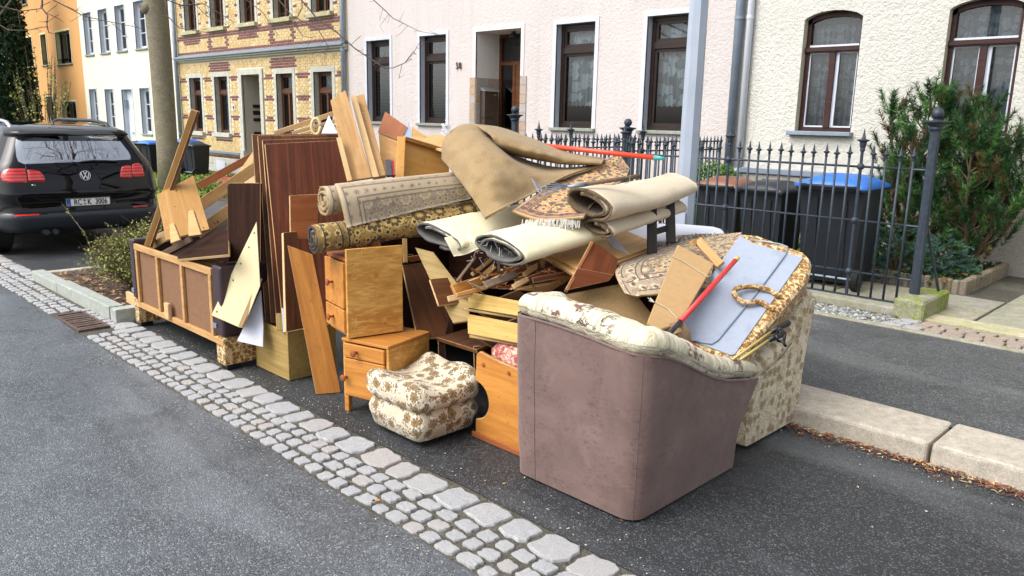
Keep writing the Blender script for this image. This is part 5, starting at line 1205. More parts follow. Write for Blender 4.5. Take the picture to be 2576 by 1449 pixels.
def zrow(P, v):
    lo, hi = -.5, 4
    for _ in range(40):
        m = (lo+hi)/2; q = np.array([P[0], P[1], m])-CAM; vv = 724.5-FD*np.dot(q, UP)/np.dot(q, FWD)
        if vv > v: lo = m
        else: hi = m
    return lo
zt = zrow(A, 628)
# upper cabinet: its figured side faces the street, its front looks left
oc = empty('bedside_cabinet', (A[0], A[1], .428), ya, 'matching honey bedside cabinet balanced on top of the lower one', 'bedside cabinet'); M = world_of(oc); h_ = zt-.428; dpt = .30
bevel_box('side_panel', 0, L, 0, .02, .0, h_, w_birch, oc, .002, 1, 0, M); bevel_box('side_panel', 0.02, L, dpt-.02, dpt, .0, h_-.03, w_birch, oc, .002, 1, 0, M)
bevel_box('top', .0, L-.01, .0205, dpt-.0205, h_-.07, h_-.05, w_redl, oc, .002, 1, 0, M); MB().box(.02, L-.02, .0205, dpt-.0205, .0, .018).build('bottom', w_orange, oc, M); MB().box(L-.015, L-.005, .0205, dpt-.0205, .018, h_-.07).build('back', m_hard, oc, M)
for z0, z1, nm in ((.16, h_-.075, 'door'), (.03, .152, 'drawer')):
    d = bevel_box(nm, -.014, .004, .0205, dpt-.0205, z0, z1, w_orange, oc, .003, 1, 0, M); kb = MB(); kb.lathe((0, 0, 0), [(.008, 0), (.006, .014), (.008, .022), (.018, .028), (.02, .034), (.014, .038)], 12)
    kb.build('knob', w_redl, d, M @ Matrix.Translation((-.014, dpt*.55, (z0+z1)/2)) @ Matrix.Rotation(R(-90), 4, 'Y'), True)
# ---- generic smooth sheet from a grid of (u, v, depth)
def catmull(P, n):
    P = np.asarray(P, float); k = len(P); out = []
    for i in range(k-1):
        p0, p1, p2, p3 = P[max(i-1, 0)], P[i], P[i+1], P[min(i+2, k-1)]
        if i == 0: p0 = 2*p1-p2
        if i == k-2: p3 = 2*p2-p1
        for j in range(n):
            t = j/n; out.append(.5*((2*p1)+(-p0+p2)*t+(2*p0-5*p1+4*p2-p3)*t*t+(-p0+3*p1-3*p2+p3)*t**3))
    out.append(P[-1]); return np.array(out)
def sheet3(name, grid, mat, th=.012, n=8, parent=None, uvs=None, wob=0.0, back=None):
    """grid rows of (u,v,d); uv runs in metres along rows (v) and columns (u)"""
    G = [catmull([DP(*p) for p in r_], n) for r_ in grid]; G = np.array(G)           # rows x cols x 3
    S = np.array([catmull(G[:, c], n) for c in range(G.shape[1])])                    # cols x rows x 3
    nc, nr = S.shape[:2]
    if wob:
        for i in range(nc):
            for j in range(nr):
                q = V3(S[i, j]); f = MN.noise(q*7)*1.0+MN.noise(q*17+Vector((5, 3, 1)))*.45; S[i, j] = S[i, j]+(S[i, j]-CAM)/np.linalg.norm(S[i, j]-CAM)*f*wob
    du = np.gradient(S, axis=0); dv = np.gradient(S, axis=1); nn = np.cross(du, dv); nn /= np.maximum(np.linalg.norm(nn, axis=2, keepdims=True), 1e-9)
    mid = S[nc//2, nr//2]-CAM
    if np.dot(nn[nc//2, nr//2], mid) < 0: nn = -nn
    lu = np.concatenate([[0], np.cumsum(np.linalg.norm(np.diff(S[:, nr//2], axis=0), axis=1))]); lv = np.concatenate([[0], np.cumsum(np.linalg.norm(np.diff(S[nc//2], axis=0), axis=1))])
    vs = np.concatenate([S.reshape(-1, 3), (S+nn*th).reshape(-1, 3)]); uv = [(lu[i], lv[j]) for i in range(nc) for j in range(nr)]*2
    fs = []; mi = []; N0 = nc*nr
    idx = lambda i, j, o=0: o+i*nr+j
    for i in range(nc-1):
        for j in range(nr-1):
            fs.append((idx(i, j), idx(i+1, j), idx(i+1, j+1), idx(i, j+1))); mi.append(0); fs.append((idx(i, j, N0), idx(i, j+1, N0), idx(i+1, j+1, N0), idx(i+1, j, N0))); mi.append(1)
    for i in range(nc-1):
        for j in (0, nr-1): fs.append((idx(i, j), idx(i, j, N0), idx(i+1, j, N0), idx(i+1, j))); mi.append(2)
    for j in range(nr-1):
        for i in (0, nc-1): fs.append((idx(i, j), idx(i, j+1), idx(i, j+1, N0), idx(i, j, N0))); mi.append(2)
    o = mesh(name, vs, fs, [mat, back or mat, back or mat], parent, None, mi, True, uv)
    return o
def roll(name, A, B, ru, rv, turns, th, mat, inner, edge, r0=.25, start=0.0, tail=0.0, parent=None, n=26, sag=0.0, taper=1.0, tilt=0.0, outward=True):
    """a carpet rolled on the axis A->B with flattened section ru x rv; uv: u along the axis, v along the pile"""
    a, b = DP(*A), DP(*B); ax = b-a; L = np.linalg.norm(ax); ax = ax/L
    hz = np.cross([0, 0, 1.0], ax); hz /= np.linalg.norm(hz); vt = np.cross(ax, hz)
    c_, s_ = math.cos(tilt), math.sin(tilt); hz, vt = hz*c_+vt*s_, vt*c_-hz*s_
    K = int(turns*n); prof = []
    for i in range(K+1):
        f = i/K; q = start+f*turns*2*math.pi; r_ = r0+(1-r0)*f; wob = 1+.03*math.sin(q*1.7+i*.3)
        prof.append((math.cos(q)*r_*ru*wob, math.sin(q)*r_*rv*wob))
    prof = np.array(prof); tg = np.gradient(prof, axis=0); nm = np.column_stack([tg[:, 1], -tg[:, 0]]); nm /= np.linalg.norm(nm, axis=1)[:, None]
    if np.dot(nm[-1], prof[-1]) < 0: nm = -nm
    inn = prof-nm*th; arc = np.concatenate([[0], np.cumsum(np.linalg.norm(np.diff(prof, axis=0), axis=1))])
    NS = 22; vs = []; uv = []
    for s in range(NS+1):
        t = s/NS; c = a+ax*L*t+np.array([0, 0, -sag*4*t*(1-t)]); k = 1+(taper-1)*t
        for P in (prof, inn):
            for i, p in enumerate(P): bb = c+(hz*p[0]+vt*p[1])*k; q_ = V3(c+(hz*p[0]+vt*p[1])*k); nz = MN.noise(q_*5)*.014+MN.noise(q_*13)*.006; vs.append(bb+(hz*p[0]/ru*.6+vt*p[1]/rv)*nz+(ax*(RNG.normal()*.003+MN.noise(q_*19)*.012) if s in (0, NS) else 0)); uv.append((L*t, arc[i]))
    W = K+1; fs = []; mi = []
    for s in range(NS):
        o0, o1 = s*2*W, (s+1)*2*W
        for i in range(K): fs += [(o0+i, o0+i+1, o1+i+1, o1+i), (o0+W+i, o1+W+i, o1+W+i+1, o0+W+i+1)]; mi += [0, 1]
        for i in (0, K): fs.append((o0+i, o1+i, o1+W+i, o0+W+i)); mi.append(2)
    for s, o0 in ((0, 0), (NS, NS*2*W)):
        for i in range(K): fs.append((o0+i, o0+W+i, o0+W+i+1, o0+i+1)); mi.append(2)
    o = mesh(name, vs, fs, [mat, inner, edge], parent, None, mi, True, uv)
    return o, L, arc[-1]
# ---- floral ottoman
f_otto = floral('fabric_brown_flowers', '#cdbfa5', '#9a7f58', '#64502f', '#6e614e', 16, 8, .40, '#8f7f67', .9, '#e2d8c3', .7)
ot = empty('ottoman', (-3.03, 2.47, 0), 0, 'cream ottoman with brown flowers and a saddle shaped cushion', 'ottoman')
def superbox(name, cx, cy, prof, nx, mat, parent, topf=None, e=6, n=48):
    """stacked rounded-square rings: prof = [(half x, half y, z)]"""
    vs = []; fs = []
    for hx_, hy_, z in prof:
        for j in range(n):
            q = 2*math.pi*j/n; c, s = math.cos(q), math.sin(q); k = (abs(c)**e+abs(s)**e)**(-1/e); x, y = cx+hx_*k*c, cy+hy_*k*s
            vs.append((x, y, z+(topf(x, y, z) if topf else 0)))
    for i in range(len(prof)-1):
        for j in range(n): fs.append((i*n+j, i*n+(j+1) % n, (i+1)*n+(j+1) % n, (i+1)*n+j))
    fs += [tuple(range(n))[::-1], tuple((len(prof)-1)*n+j for j in range(n))]
    return mesh(name, vs, fs, mat, parent, None, None, True)
ox, oy = -3.045, 2.455
superbox('body', ox, oy, [(.19, .18, .028), (.2, .19, .035), (.222, .205, .10), (.225, .208, .13), (.21, .195, .17), (.2, .185, .2)], 0, f_otto, ot, None, 11)
def saddle(x, y, z):
    f = max(0, min(1, (z-.21)/.1)); ty = (y-oy)/.21; tx = (x-ox)/.21
    return f*(.085*min(1, abs(ty))**2*(1.0 if ty > 0 else .75)-.03+.012*math.sin(x*23)*math.cos(y*19))
superbox('cushion', ox, oy, [(.2, .18, .185), (.225, .205, .192), (.238, .216, .215), (.24, .218, .25), (.232, .21, .285), (.21, .19, .302), (.165, .15, .31), (.1, .1, .312), (.04, .04, .313), (.005, .005, .313)], 0, f_otto, ot, saddle, 9)
for sx in (-1, 1):
    for sy in (-1, 1): bevel_box('foot', ox+sx*.12-.02, ox+sx*.12+.02, oy+sy*.12-.02, oy+sy*.12+.02, 0, .032, m_black, ot, .004, 1)
# ---- wooden seat with notched side and red cushion
st = empty('bench_seat', (-2.5, 2.8, 0), 0, 'orange wood bench with a notched side panel and red patterned cushion', 'bench')
py = 2.585
def vz(P): return [(p[0], p[1]) for p in P]
outl = [(-2.785, 0.012), (-2.1, .012), (-2.1, .49), (-2.42, .49), (-2.44, .455), (-2.47, .432), (-2.60, .440), (-2.72, .455), (-2.76, .462), (-2.785, .44), (-2.79, .31), (-2.79, .30)]
outl += [(-2.79+.1*math.sin(q), .20+.1*math.cos(q)) for q in np.linspace(.15, math.pi-.15, 12)]+[(-2.785, .095)]
for yy in (py, py+.36): slab([np.array([x, yy, z]) for x, z in outl], np.array([0, 1.0, 0]), .02, [w_orange, w_orange], 'side_panel', st, 0, .003)
bevel_box('bottom_strip', -2.8, -2.1, py-.012, py-.001, .001, .03, w_redl, st, .003, 1)
for x in (-2.73, -2.55): MB().tube([(x, py-.006, .40), (x, py, .40)], .01, 10).build('plug', w_redl, st)
bevel_box('seat_board', -2.76, -2.1, py+.021, py+.358, .38, .40, w_orange, st, .002, 1)
f_red = floral('fabric_red_pattern', '#c2a794', '#9c4a44', '#8a3a38', '#98504a', 30, 5, .48, '#a9675e', .9, None, .8)
superbox('cushion', -2.45, py+.19, [(.29, .15, .401), (.31, .165, .42), (.31, .165, .465), (.28, .14, .50), (.15, .07, .515), (.01, .01, .516)], 0, f_red, st, None, 5)
# ---- purple armchair (its back to us)
m_velv = NB('velour_mauve'); b = m_velv; p_ = b.geo(); n1 = b.noise(p_, 5, 6, .7, .6); n2 = b.noise(b.map(p_, (9, 9, 15)), 4.5, 6, .75, .5)
col = b.ramp(n1, [(.3, C('#624e49')), (.55, C('#715b55')), (.75, C('#7e6862'))]); col = b.mix(b.math('MULTIPLY', b.math('MULTIPLY', b.step(n2, .52, .62), b.step(b.noise(p_, 6, 4), .40, .55)), .6), col, C('#4f3d3a')); col = b.mix(b.math('MULTIPLY', b.step(b.noise(p_, 2.2, 4), .55, .8), .35), col, C('#5f5048'))
col = b.mix(b.step(b.noise(b.map(p_, (40, 40, 6)), 2, 2), .79, .82), col, C('#b9a9a0')); b.set(Base_Color=col, Roughness=.85, Sheen_Weight=.25, Sheen_Roughness=.4); b.bump(b.math('ADD', n2, b.noise(p_, 220, 2)), .12, .003); m_velv = m_velv.m
b = NB('fabric_cream_ruched'); uv = b.uv(); fold = b.noise(b.map(uv, (34, 5, 1)), 1, 4, .6, 1.2); big = b.noise(uv, 7, 4)
q = flower_mask(b, uv, 4.2, 5, .34, .9); vein = b.math('ABSOLUTE', b.math('SUBTRACT', b.noise(uv, 9, 4, .6), .5))
col = b.ramp(fold, [(.32, C('#a89a7a')), (.5, C('#d6cdb0')), (.7, C('#e6dfc8'))]); col = b.mix(b.math('MULTIPLY', b.step(big, .5, .75), .5), col, C('#c9c08f'))
patchy = b.step(b.noise(uv, 2.7, 3), .5, .6); col = b.mix(b.math('MULTIPLY', b.step(vein, .03, .012), patchy), col, C('#4d3c30')); col = b.mix(b.math('MULTIPLY', b.step(q, 1.0, .8), b.step(b.noise(uv, 30, 3), .45, .55)), col, C('#6b4a3e'))
b.set(Base_Color=col, Roughness=.75, Sheen_Weight=.2); b.bump(fold, .9, .025); m_ruche = b.m
f_chair = floral('fabric_beige_leaves', '#d3c8b0', '#a29071', '#857455', '#b0a188', 19, 7, .44, '#b5a486', .85, '#b3a27e', .6)
ac = empty('armchair', (-2.0, 2.9, 0), 0, 'mauve armchair turned with its back to the road corner', 'armchair')
def path_chair(n=60):
    pts = []
    xl, xr, yb, yf_, rc = -2.335, -1.672, 2.432, 3.22, .075
    for t in np.linspace(0, 1, 6)[:-1]: pts.append((xl, yb+.22-(.22-.04)*t))
    for q in np.linspace(0, math.pi/2, 5)[:-1]: pts.append((xl+.04-.04*math.cos(q), yb+.04-.04*math.sin(q)))
    for t in np.linspace(0, 1, 22): pts.append((xl+.04+(xr-rc-xl-.04)*t, yb))
    for q in np.linspace(0, math.pi/2, 9)[1:]: pts.append((xr-rc+rc*math.sin(q), yb+rc-rc*math.cos(q)))
    for t in np.linspace(0, 1, 26)[1:]: pts.append((xr, yb+rc+(yf_-yb-rc)*t))
    return np.array(pts)
pc = path_chair(); sarc = np.concatenate([[0], np.cumsum(np.linalg.norm(np.diff(pc, axis=0), axis=1))]); ST = sarc[-1]
SP = [0, .15, .35, .55, .68, .85, 1.0, 1.15, 1.3, ST]; SZ = [.765, .765, .752, .728, .71, .64, .565, .50, .455, .435]
S0 = float(sarc[9])
for i_ in range(len(SP)-1): SP[i_] += S0
def seam(s): return float(np.interp(s, SP, SZ))
tn = np.gradient(pc, axis=0); tn /= np.linalg.norm(tn, axis=1)[:, None]; outn = np.column_stack([tn[:, 1], -tn[:, 0]])
def shell(name, off_in, zb, zt_off, mat, flare, parent):
    vs = []; fs = []; NZ = 10; uvv = []
    for i, (x, y) in enumerate(pc):
        zt_ = seam(sarc[i])+zt_off
        for k in range(NZ+1):
            t = k/NZ; z = zb+(zt_-zb)*t; fr = max(0, (sarc[i]-(ST-.35))/.35)
            bulge = .018*math.sin(t*math.pi)+flare*t**3*.03
            yy = y+fr*fr*(.13*max(0, t-.45)/.55-.02*math.sin(t*math.pi*.9)) if flare else y
            q_ = Vector((x, y, z)); bulge += (MN.noise(q_*4.5)*.010+MN.noise(q_*11)*.004)*(1 if flare else 0)*math.sin(t*math.pi); vs.append((x+outn[i][0]*(bulge-off_in), yy+outn[i][1]*(bulge-off_in), z)); uvv.append((sarc[i], z))
    for i in range(len(pc)-1):
        for k in range(NZ): a = i*(NZ+1)+k; fs.append((a, a+NZ+1, a+NZ+2, a+1))
    return mesh(name, vs, fs, mat, parent, None, None, True, uvv), vs
_, ov = shell('outer_cover', 0, .012, 0, m_velv, 1, ac)
shell('inner_cover', .16, .2, .01, f_chair, 0, ac)
# rolled padded top edge following the seam
def ruche(name, pts, radf, mat, parent, squash=1.0, n=16):
    pts = catmull(pts, 6); k = len(pts); vs = []; uvv = []; fs = []; L = np.concatenate([[0], np.cumsum(np.linalg.norm(np.diff(pts, axis=0), axis=1))])
    for i in range(k):
        t = pts[min(i+1, k-1)]-pts[max(i-1, 0)]; t = t/np.linalg.norm(t); hz = np.cross(t, [0, 0, 1.0]); hz /= np.linalg.norm(hz); up = np.cross(hz, t); f = i/(k-1); r_ = radf(f)
        r_ *= 1+.035*math.sin(L[i]*55)+.02*math.sin(L[i]*23+1)
        for j in range(n): q = 2*math.pi*j/n; vs.append(pts[i]+hz*math.cos(q)*r_+up*math.sin(q)*r_*squash); uvv.append((L[i], r_*q))
    for i in range(k-1):
        for j in range(n): fs.append((i*n+j, i*n+(j+1) % n, (i+1)*n+(j+1) % n, (i+1)*n+j))
    fs += [tuple(range(n))[::-1], tuple((k-1)*n+j for j in range(n))]
    return mesh(name, vs, fs, mat, parent, None, None, True, uvv)
rp = []
for i in range(0, len(pc), 5):
    s = sarc[i]; fr = max(0, (s-(ST-.35))/.35); y = pc[i][1]+fr*fr*.13; rp.append((pc[i][0]-outn[i][0]*.036, y-outn[i][1]*.036, seam(s)+.042))
rp = [(rp[0][0]-.0, rp[0][1], rp[0][2]-.02)]+rp[1:]+[(pc[-1][0]-.055, pc[-1][1]+.165, seam(ST)+.012)]
ruche('padded_edge', rp, lambda f:   .073*(.8+.25*math.sin(min(1, f*2.2)*math.pi*.5))*(1 if f < .8 else 1-.35*(f-.8)/.2), m_ruche, ac, .82)
pp = [(x, y, z-.002) for x, y, z in [ov[i*11+10] for i in range(0, len(pc), 4)]]
MB().tube(pp, .006, 6, 0, False).build('piping', m_velv, ac, None, True)
sm_ = [ov[i*11:(i+1)*11] for i in (34, 12)]
for col_ in sm_: MB().tube([(x-.0005, y-.001, z) for x, y, z in col_], .0014, 5, 0, False).build('seam', m_velv, ac, None, True)
bevel_box('seat', -2.31, -1.82, 2.6, 3.2, .03, .36, f_chair, ac, .05, 3)
mb = MB(); mb.box(-2.33, -2.2, 2.47, 3.2, .012, .52); mb.build('far_arm', m_velv, ac)
bevel_box('front', -2.2, -1.69, 3.1, 3.205, .012, .3, m_velv, ac, .02, 2)
for x, y in ((-2.28, 2.5), (-1.75, 2.5), (-2.28, 3.15), (-1.75, 3.15)): bevel_box('foot', x-.025, x+.025, y-.025, y+.025, -.001, .0115, m_black, ac, 0)
# ---- floral armchair facing it
fc = empty('armchair', (-2.1, 3.8, 0), 0, 'beige leaf patterned armchair next to the granite kerb', 'armchair')
def side_prof(x, mat, flip):
    prof = [(3.47, .012), (4.03, .012), (4.045, .30), (4.07, .46), (4.11, .60), (4.12, .70), (4.06, .69), (3.98, .56), (3.86, .46), (3.68, .40), (3.52, .37), (3.42, .345), (3.44, .28), (3.46, .2)]
    return slab([np.array([x, y, z]) for y, z in prof], np.array([-1.0, 0, 0]), .10, [mat, mat], 'arm', fc, 0, .012)
side_prof(-1.735, f_chair, 0); side_prof(-2.35, f_chair, 0)
ar = [(-1.80, 3.42, .355), (-1.80, 3.55, .405), (-1.80, 3.7, .445), (-1.80, 3.86, .51), (-1.80, 3.97, .60), (-1.80, 4.06, .73)]
ruche('arm_pad', ar, lambda f: .062+.008*math.sin(f*3.1), f_chair, fc, .8); ruche('arm_pad', [(x-.6, y, z) for x, y, z in ar], lambda f: .06, f_chair, fc, .8)
pp = [(-1.738, y, z-.045) for _, y, z in ar]; MB().tube(pp, .006, 6, 0, False).build('piping', f_chair, fc, None, True)
bevel_box('backrest', -2.45, -1.83, 3.93, 4.10, .2, .74, f_chair, fc, .05, 3); bevel_box('seat', -2.38, -1.84, 3.48, 3.95, .012, .33, f_chair, fc, .03, 2)
# ---- seat cushion lying upside down between the chairs
qpl = [(1862, 592, 4.42), (2032, 652, 4.22), (1845, 900, 3.62)]
Pm = plane3(qpl); f_gold2 = f_gold
bod = [hit(u, v, Pm) for u, v in ((1860, 586), (1905, 590), (2025, 634), (2040, 650), (2043, 672), (2030, 705), (1872, 893), (1850, 906), (1833, 905), (1676, 846))]
cu = slab([p-Pm[1]*0 for p in bod], Pm[1], .13, [f_gold, f_gold], 'sofa_cushion', None, 0, .02); tag(cu, 'upturned sofa cushion with grey blue underside and gold leaf fabric rim', 'cushion')
m_lin = weave('underside_cloth', '#a2abbb', '#8a92a2', 200, .9, .15, 2.2, .2)
slab([hit(u, v, Pm)-Pm[1]*.006 for u, v in ((1861, 594), (1890, 612), (2020, 650), (1848, 893), (1838, 895), (1684, 838))], Pm[1], .0055, [m_lin, m_lin], 'underside', cu, 0, .001)
wire = [(1885, 606), (1960, 618), (1980, 625), (1975, 645), (1900, 745), (1805, 860), (1790, 870), (1745, 862)]
MB().tube([V3(hit(u, v, Pm)-Pm[1]*.012) for u, v in wire], .004, 6).build('wire', plain('wire_grey', '#8fa0b0', .4, .3), cu, None, True)
hd_ = [(1960, 752), (1930, 738), (1880, 735), (1850, 743), (1845, 758), (1870, 775), (1910, 770), (1945, 785)]
mb = MB(); mb.tube(catmull([hit(u, v, Pm)-Pm[1]*(.012+.03*math.sin(i/7*3.14)) for i, (u, v) in enumerate(hd_)], 4), .014, 6); mb.build('strap', f_gold, cu, None, True)
# ---- things thrown in the chair
def on(u, v, off): return V3(hit(u, v, Pm)-Pm[1]*off)
po = empty('broom_pole', on(1712, 808, .05), 0, 'red pole with black lower end and cream tip across the grey cushion', 'pole'); a, b_p, c_ = V3(DP(1850, 655, 3.95)), V3(DP(1712, 808, 3.62)), V3(DP(1672, 855, 3.52))
MB().tube([a, b_p], .0125, 12).build('sleeve', plain('plastic_red', '#d63230', .35, 0, .04), po, None, True); MB().tube([b_p, c_], .011, 12).build('lower_tube', plain('pole_black', '#20242c', .4), po, None, True); MB().tube([a, a+(a-b_p).normalized()*.028], [.0128, .011], 12).build('tip', plain('tip_cream', '#c9b26a', .5), po, None, True)
npo = empty('walking_pole', V3(DP(1900, 870, 3.75)), 0, 'pair of tan walking poles with black handles by the cushion', 'walking poles')
m_tan = plain('pole_tan', '#b9a463', .4, .2)
for k, (p0, p1, p2) in enumerate((((1842, 905, 3.55), (1940, 835, 3.72), (1983, 812, 3.78)), ((1862, 905, 3.52), (1935, 855, 3.68), (1965, 842, 3.72)))):
    MB().tube([V3(DP(*p0)), V3(DP(*p1))], .0065, 8).build('shaft', m_tan, npo, None, True); MB().tube([V3(DP(*p1)), V3(DP(*p2))], [.012, .016], 10).build('grip', m_black, npo, None, True)
mb = MB(); mb.tube([V3(DP(u, v, 3.66)) for u, v in ((1955, 835), (1962, 825), (1975, 838), (1972, 860), (1958, 858), (1952, 842))], .008, 6); mb.tube([V3(DP(1965, 855, 3.66)), V3(DP(1978, 872, 3.65))], .007, 6); mb.build('wrist_strap', m_black, npo, None, True)
pts = [(1705, 614, 4.05), (1798, 663, 3.98), (1712, 812), (1654, 832), (1628, 811, 3.62)]
cb = panel('cardboard_sheet', 'folded brown cardboard tied with string between rug and cushion', pts, m_card, .022, None, None, 0, 'cardboard', None, .003); pc_ = plane3(pts); m_str = plain('string', '#b3a587', .9)
for q in (((1689, 645), (1720, 660), (1781, 698)), ((1648, 762), (1680, 778), (1704, 803))): MB().tube([V3(hit(u, v, pc_)-pc_[1]*.004) for u, v in q], .0035, 6).build('string', m_str, cb)
kt = MB(); k0 = V3(hit(1645, 762, pc_)-pc_[1]*.005)
for j in range(6): kt.tube([k0, k0+Vector((random.uniform(-.03, -.01), random.uniform(-.02, .02), random.uniform(-.015, .025)))], .002, 4)
kt.build('knot', plain('string_white', '#d8d2c4', .9), cb)
fr = empty('small_frame', V3(DP(1770, 630, 4.25)), 0, 'small wooden frame corner standing behind the cardboard', 'frame')
beam('frame_bar', '', (1742, 612, 4.2), (1765, 602, 4.28), .03, .02, w_pine, fr); beam('frame_bar', '', (1755, 602, 4.24), (1812, 665, 4.08), .045, .02, w_pine, fr); beam('frame_bar', '', (1745, 608, 4.25), (1800, 668, 4.12), .012, .02, w_red, fr)
m_jute = weave('jute_disc', '#8d7658', '#6d5a42', 150)
hx = MB(); c0 = V3(DP(1700, 848, 3.62)); ax = V3(ray(1700, 848)).normalized(); hx.tube([c0-ax*.0, c0+ax*.16], .07, 24); tag(hx.build('jute_roll', m_jute, None, None, True), 'round brown jute bundle end inside the armchair', 'bundle')
tag(beam('split_stick', 'pale split stick lying above the jute bundle', (1650, 850, 3.6), (1725, 826, 3.62), .02, .012, w_light, None, 'stick', None), None)
superbox_o = superbox('red_cloth', 0, 0, [(.03, .03, -.02), (.036, .036, .0), (.03, .03, .014), (.006, .006, .02)], 0, plain('cloth_red', '#b3302c', .8), None); superbox_o.matrix_basis = Matrix.Translation(V3(DP(1728, 872, 3.58))); tag(superbox_o, 'scrap of red cloth tucked behind the padded chair edge', 'cloth')
# ---- rugs and carpets on top
bk = weave('rug_back_tan', '#a88f68', '#87704c', 140); bk2 = weave('rug_back_dark', '#3a2f28', '#241c18', 140)
rug1 = rugmat('rug_beige_oriental', '#8f8271', '#b5a181', '#a3937a', '#6f6357', '#ab9a82', .12, 2.0, 1.4, 11, '#b3a085')
o, L1, W1 = roll('rolled_rug', (812, 503, 4.30), (1215, 470, 4.85), .098, .090, 2.6, .014, rug1, bk, bk, .30, 2.2); tag(o, 'thick rolled beige oriental rug, upper of the two rolls', 'rug', 'rolled rugs')
sheet3('flap', [[(842, 462, 4.22), (940, 452, 4.34), (1060, 440, 4.50), (1165, 430, 4.66)], [(858, 505, 4.165), (950, 490, 4.29), (1060, 475, 4.46), (1180, 462, 4.62)], [(874, 572, 4.17), (960, 552, 4.30), (1070, 525, 4.46), (1185, 500, 4.62)]], rug1, .012, 8, o, None, 0, bk)
rug2 = rugmat('rug_gold_black', '#a98a4d', '#4a3a26', '#c2a766', '#2e2520', '#8b7140', .17, 2.0, 1.4, 9, '#7a6238')
o, _, _ = roll('rolled_rug', (786, 603, 4.16), (1215, 532, 4.75), .094, .088, 2.8, .015, rug2, bk2, bk2, .28, .6); tag(o, 'rolled gold and black rug lying beneath the beige roll', 'rug', 'rolled rugs')
felt = weave('felt_brown', '#a08862', '#8a724d', 170, .95, .5, 2)
# hot brown carpet: one sheet thrown over, with a deep fold
bc = empty('brown_carpet', V3(DP(1250, 430, 4.5)), 0, 'large folded tan carpet with burlap back thrown over the heap', 'carpet')
sheet3('main_fold', [
    [(1110, 400, 4.72), (1138, 432, 4.50), (1178, 484, 4.28), (1220, 547, 4.12)],
    [(1116, 352, 4.70), (1168, 392, 4.42), (1222, 446, 4.22), (1262, 524, 4.14)],
    [(1160, 314, 4.78), (1232, 362, 4.52), (1292, 424, 4.34), (1330, 492, 4.32)],
    [(1232, 316, 4.86), (1262, 372, 4.74), (1345, 428, 4.52), (1424, 442, 4.52)],
    [(1240, 322, 5.0), (1290, 385, 4.92), (1400, 420, 4.72), (1516, 412, 4.76)]], felt, .016, 14, bc, None, .034)
sheet3('top_fold', [
    [(1165, 313, 4.95), (1250, 318, 5.02), (1340, 348, 5.0), (1430, 383, 4.96), (1518, 397, 4.86)],
    [(1195, 312, 4.80), (1250, 322, 4.80), (1338, 356, 4.76), (1428, 388, 4.76), (1519, 400, 4.80)],
    [(1226, 330, 4.62), (1262, 345, 4.56), (1338, 372, 4.54), (1424, 398, 4.60), (1516, 406, 4.70)],
    [(1246, 362, 4.58), (1285, 376, 4.53), (1342, 392, 4.54), (1420, 410, 4.60), (1510, 414, 4.68)],
    [(1262, 385, 4.78), (1300, 393, 4.72), (1345, 402, 4.70), (1420, 414, 4.70), (1505, 416, 4.74)]], felt, .016, 14, bc, None, .034)
pw = MB()
for j in range(40):
    a = V3(DP(1124+random.uniform(-8, 8), 330+random.uniform(-14, 12), 4.72)); pw.tube([a, a+Vector((random.uniform(-.03, .0), random.uniform(-.02, .02), random.uniform(.0, .04)))], .0025, 3)
pw.build('plastic_scrap', plain('white_plastic', '#d9dbe0', .4), bc)
rug3 = rugmat('rug_yellow_navy', '#c4a465', '#bd8468', '#34304c', '#4a3a34', '#8f6f58', .07, 4, 4, 12, '#bb9a6c')
o = sheet3('oriental_rug', [
    [(1286, 530, 4.20), (1360, 552, 4.12), (1468, 545, 4.02)],
    [(1365, 478, 4.42), (1430, 500, 4.32), (1500, 505, 4.26)],
    [(1455, 425, 4.70), (1520, 440, 4.62), (1570, 448, 4.60)],
    [(1540, 393, 4.92), (1562, 396, 4.90), (1584, 424, 4.84)]], rug3, .012, 9, None, None, .0, bk); tag(o, 'flat oriental rug of yellow, rust and navy with white fringe', 'rug')
fg = MB()
for j in range(130):
    t = random.random(); u = 1312+t*150; v = 556-6*t+4*math.sin(t*3.1)+random.uniform(-2, 2); p0 = V3(DP(u, v-4, 4.10-.05*t)); p1 = p0+Vector((random.uniform(-.012, .03), random.uniform(-.03, .0), random.uniform(-.055, -.025))); fg.tube([p0, (p0+p1)/2+Vector((0, 0, -.004)), p1], .0018, 3, 0, False)
tag(fg.build('fringe', plain('fringe_white', '#c6c2ba', .95), o), kind='stuff')
m_cream = weave('carpet_cream', '#e2d9b8', '#d6cca6', 320, .8, .15, 2, .15); m_felt = weave('carpet_grey_pile', '#6f6c68', '#4d4a48', 200)
o, _, _ = roll('cream_carpet', (1098, 594, 4.16), (1345, 540, 4.72), .20, .062, 1.6, .012, m_cream, m_felt, m_felt, .6, .8, 0, None, 26, 0, 1, .18); tag(o, 'cream carpet folded flat with a torn end, left of the pair', 'carpet', 'cream carpet rolls')
fl = [[(1118, 598, 4.06), (1150, 590, 4.1), (1180, 586, 4.14)], [(1130, 622, 4.05), (1160, 612, 4.08), (1195, 604, 4.1)], [(1142, 645, 4.06), (1172, 640, 4.08), (1205, 625, 4.1)]]
sheet3('torn_flap', fl, m_cream, .008, 6, o, None, 0, m_felt)
o, _, _ = roll('cream_carpet', (1252, 628, 3.90), (1500, 558, 4.42), .205, .074, 1.75, .012, m_cream, m_felt, m_felt, .6, 0.0, 0, None, 26, 0, 1, .12); tag(o, 'cream carpet roll with its frayed end towards us, right of the pair', 'carpet', 'cream carpet rolls')
th_ = MB()
for j in range(40):
    a = V3(DP(1245+random.uniform(-60, 60), 628+random.uniform(-26, 30), 3.91)); th_.tube([a, a+Vector((random.uniform(-.04, .04), random.uniform(-.02, .02), random.uniform(-.05, .02)))], .001, 3, 0, False)
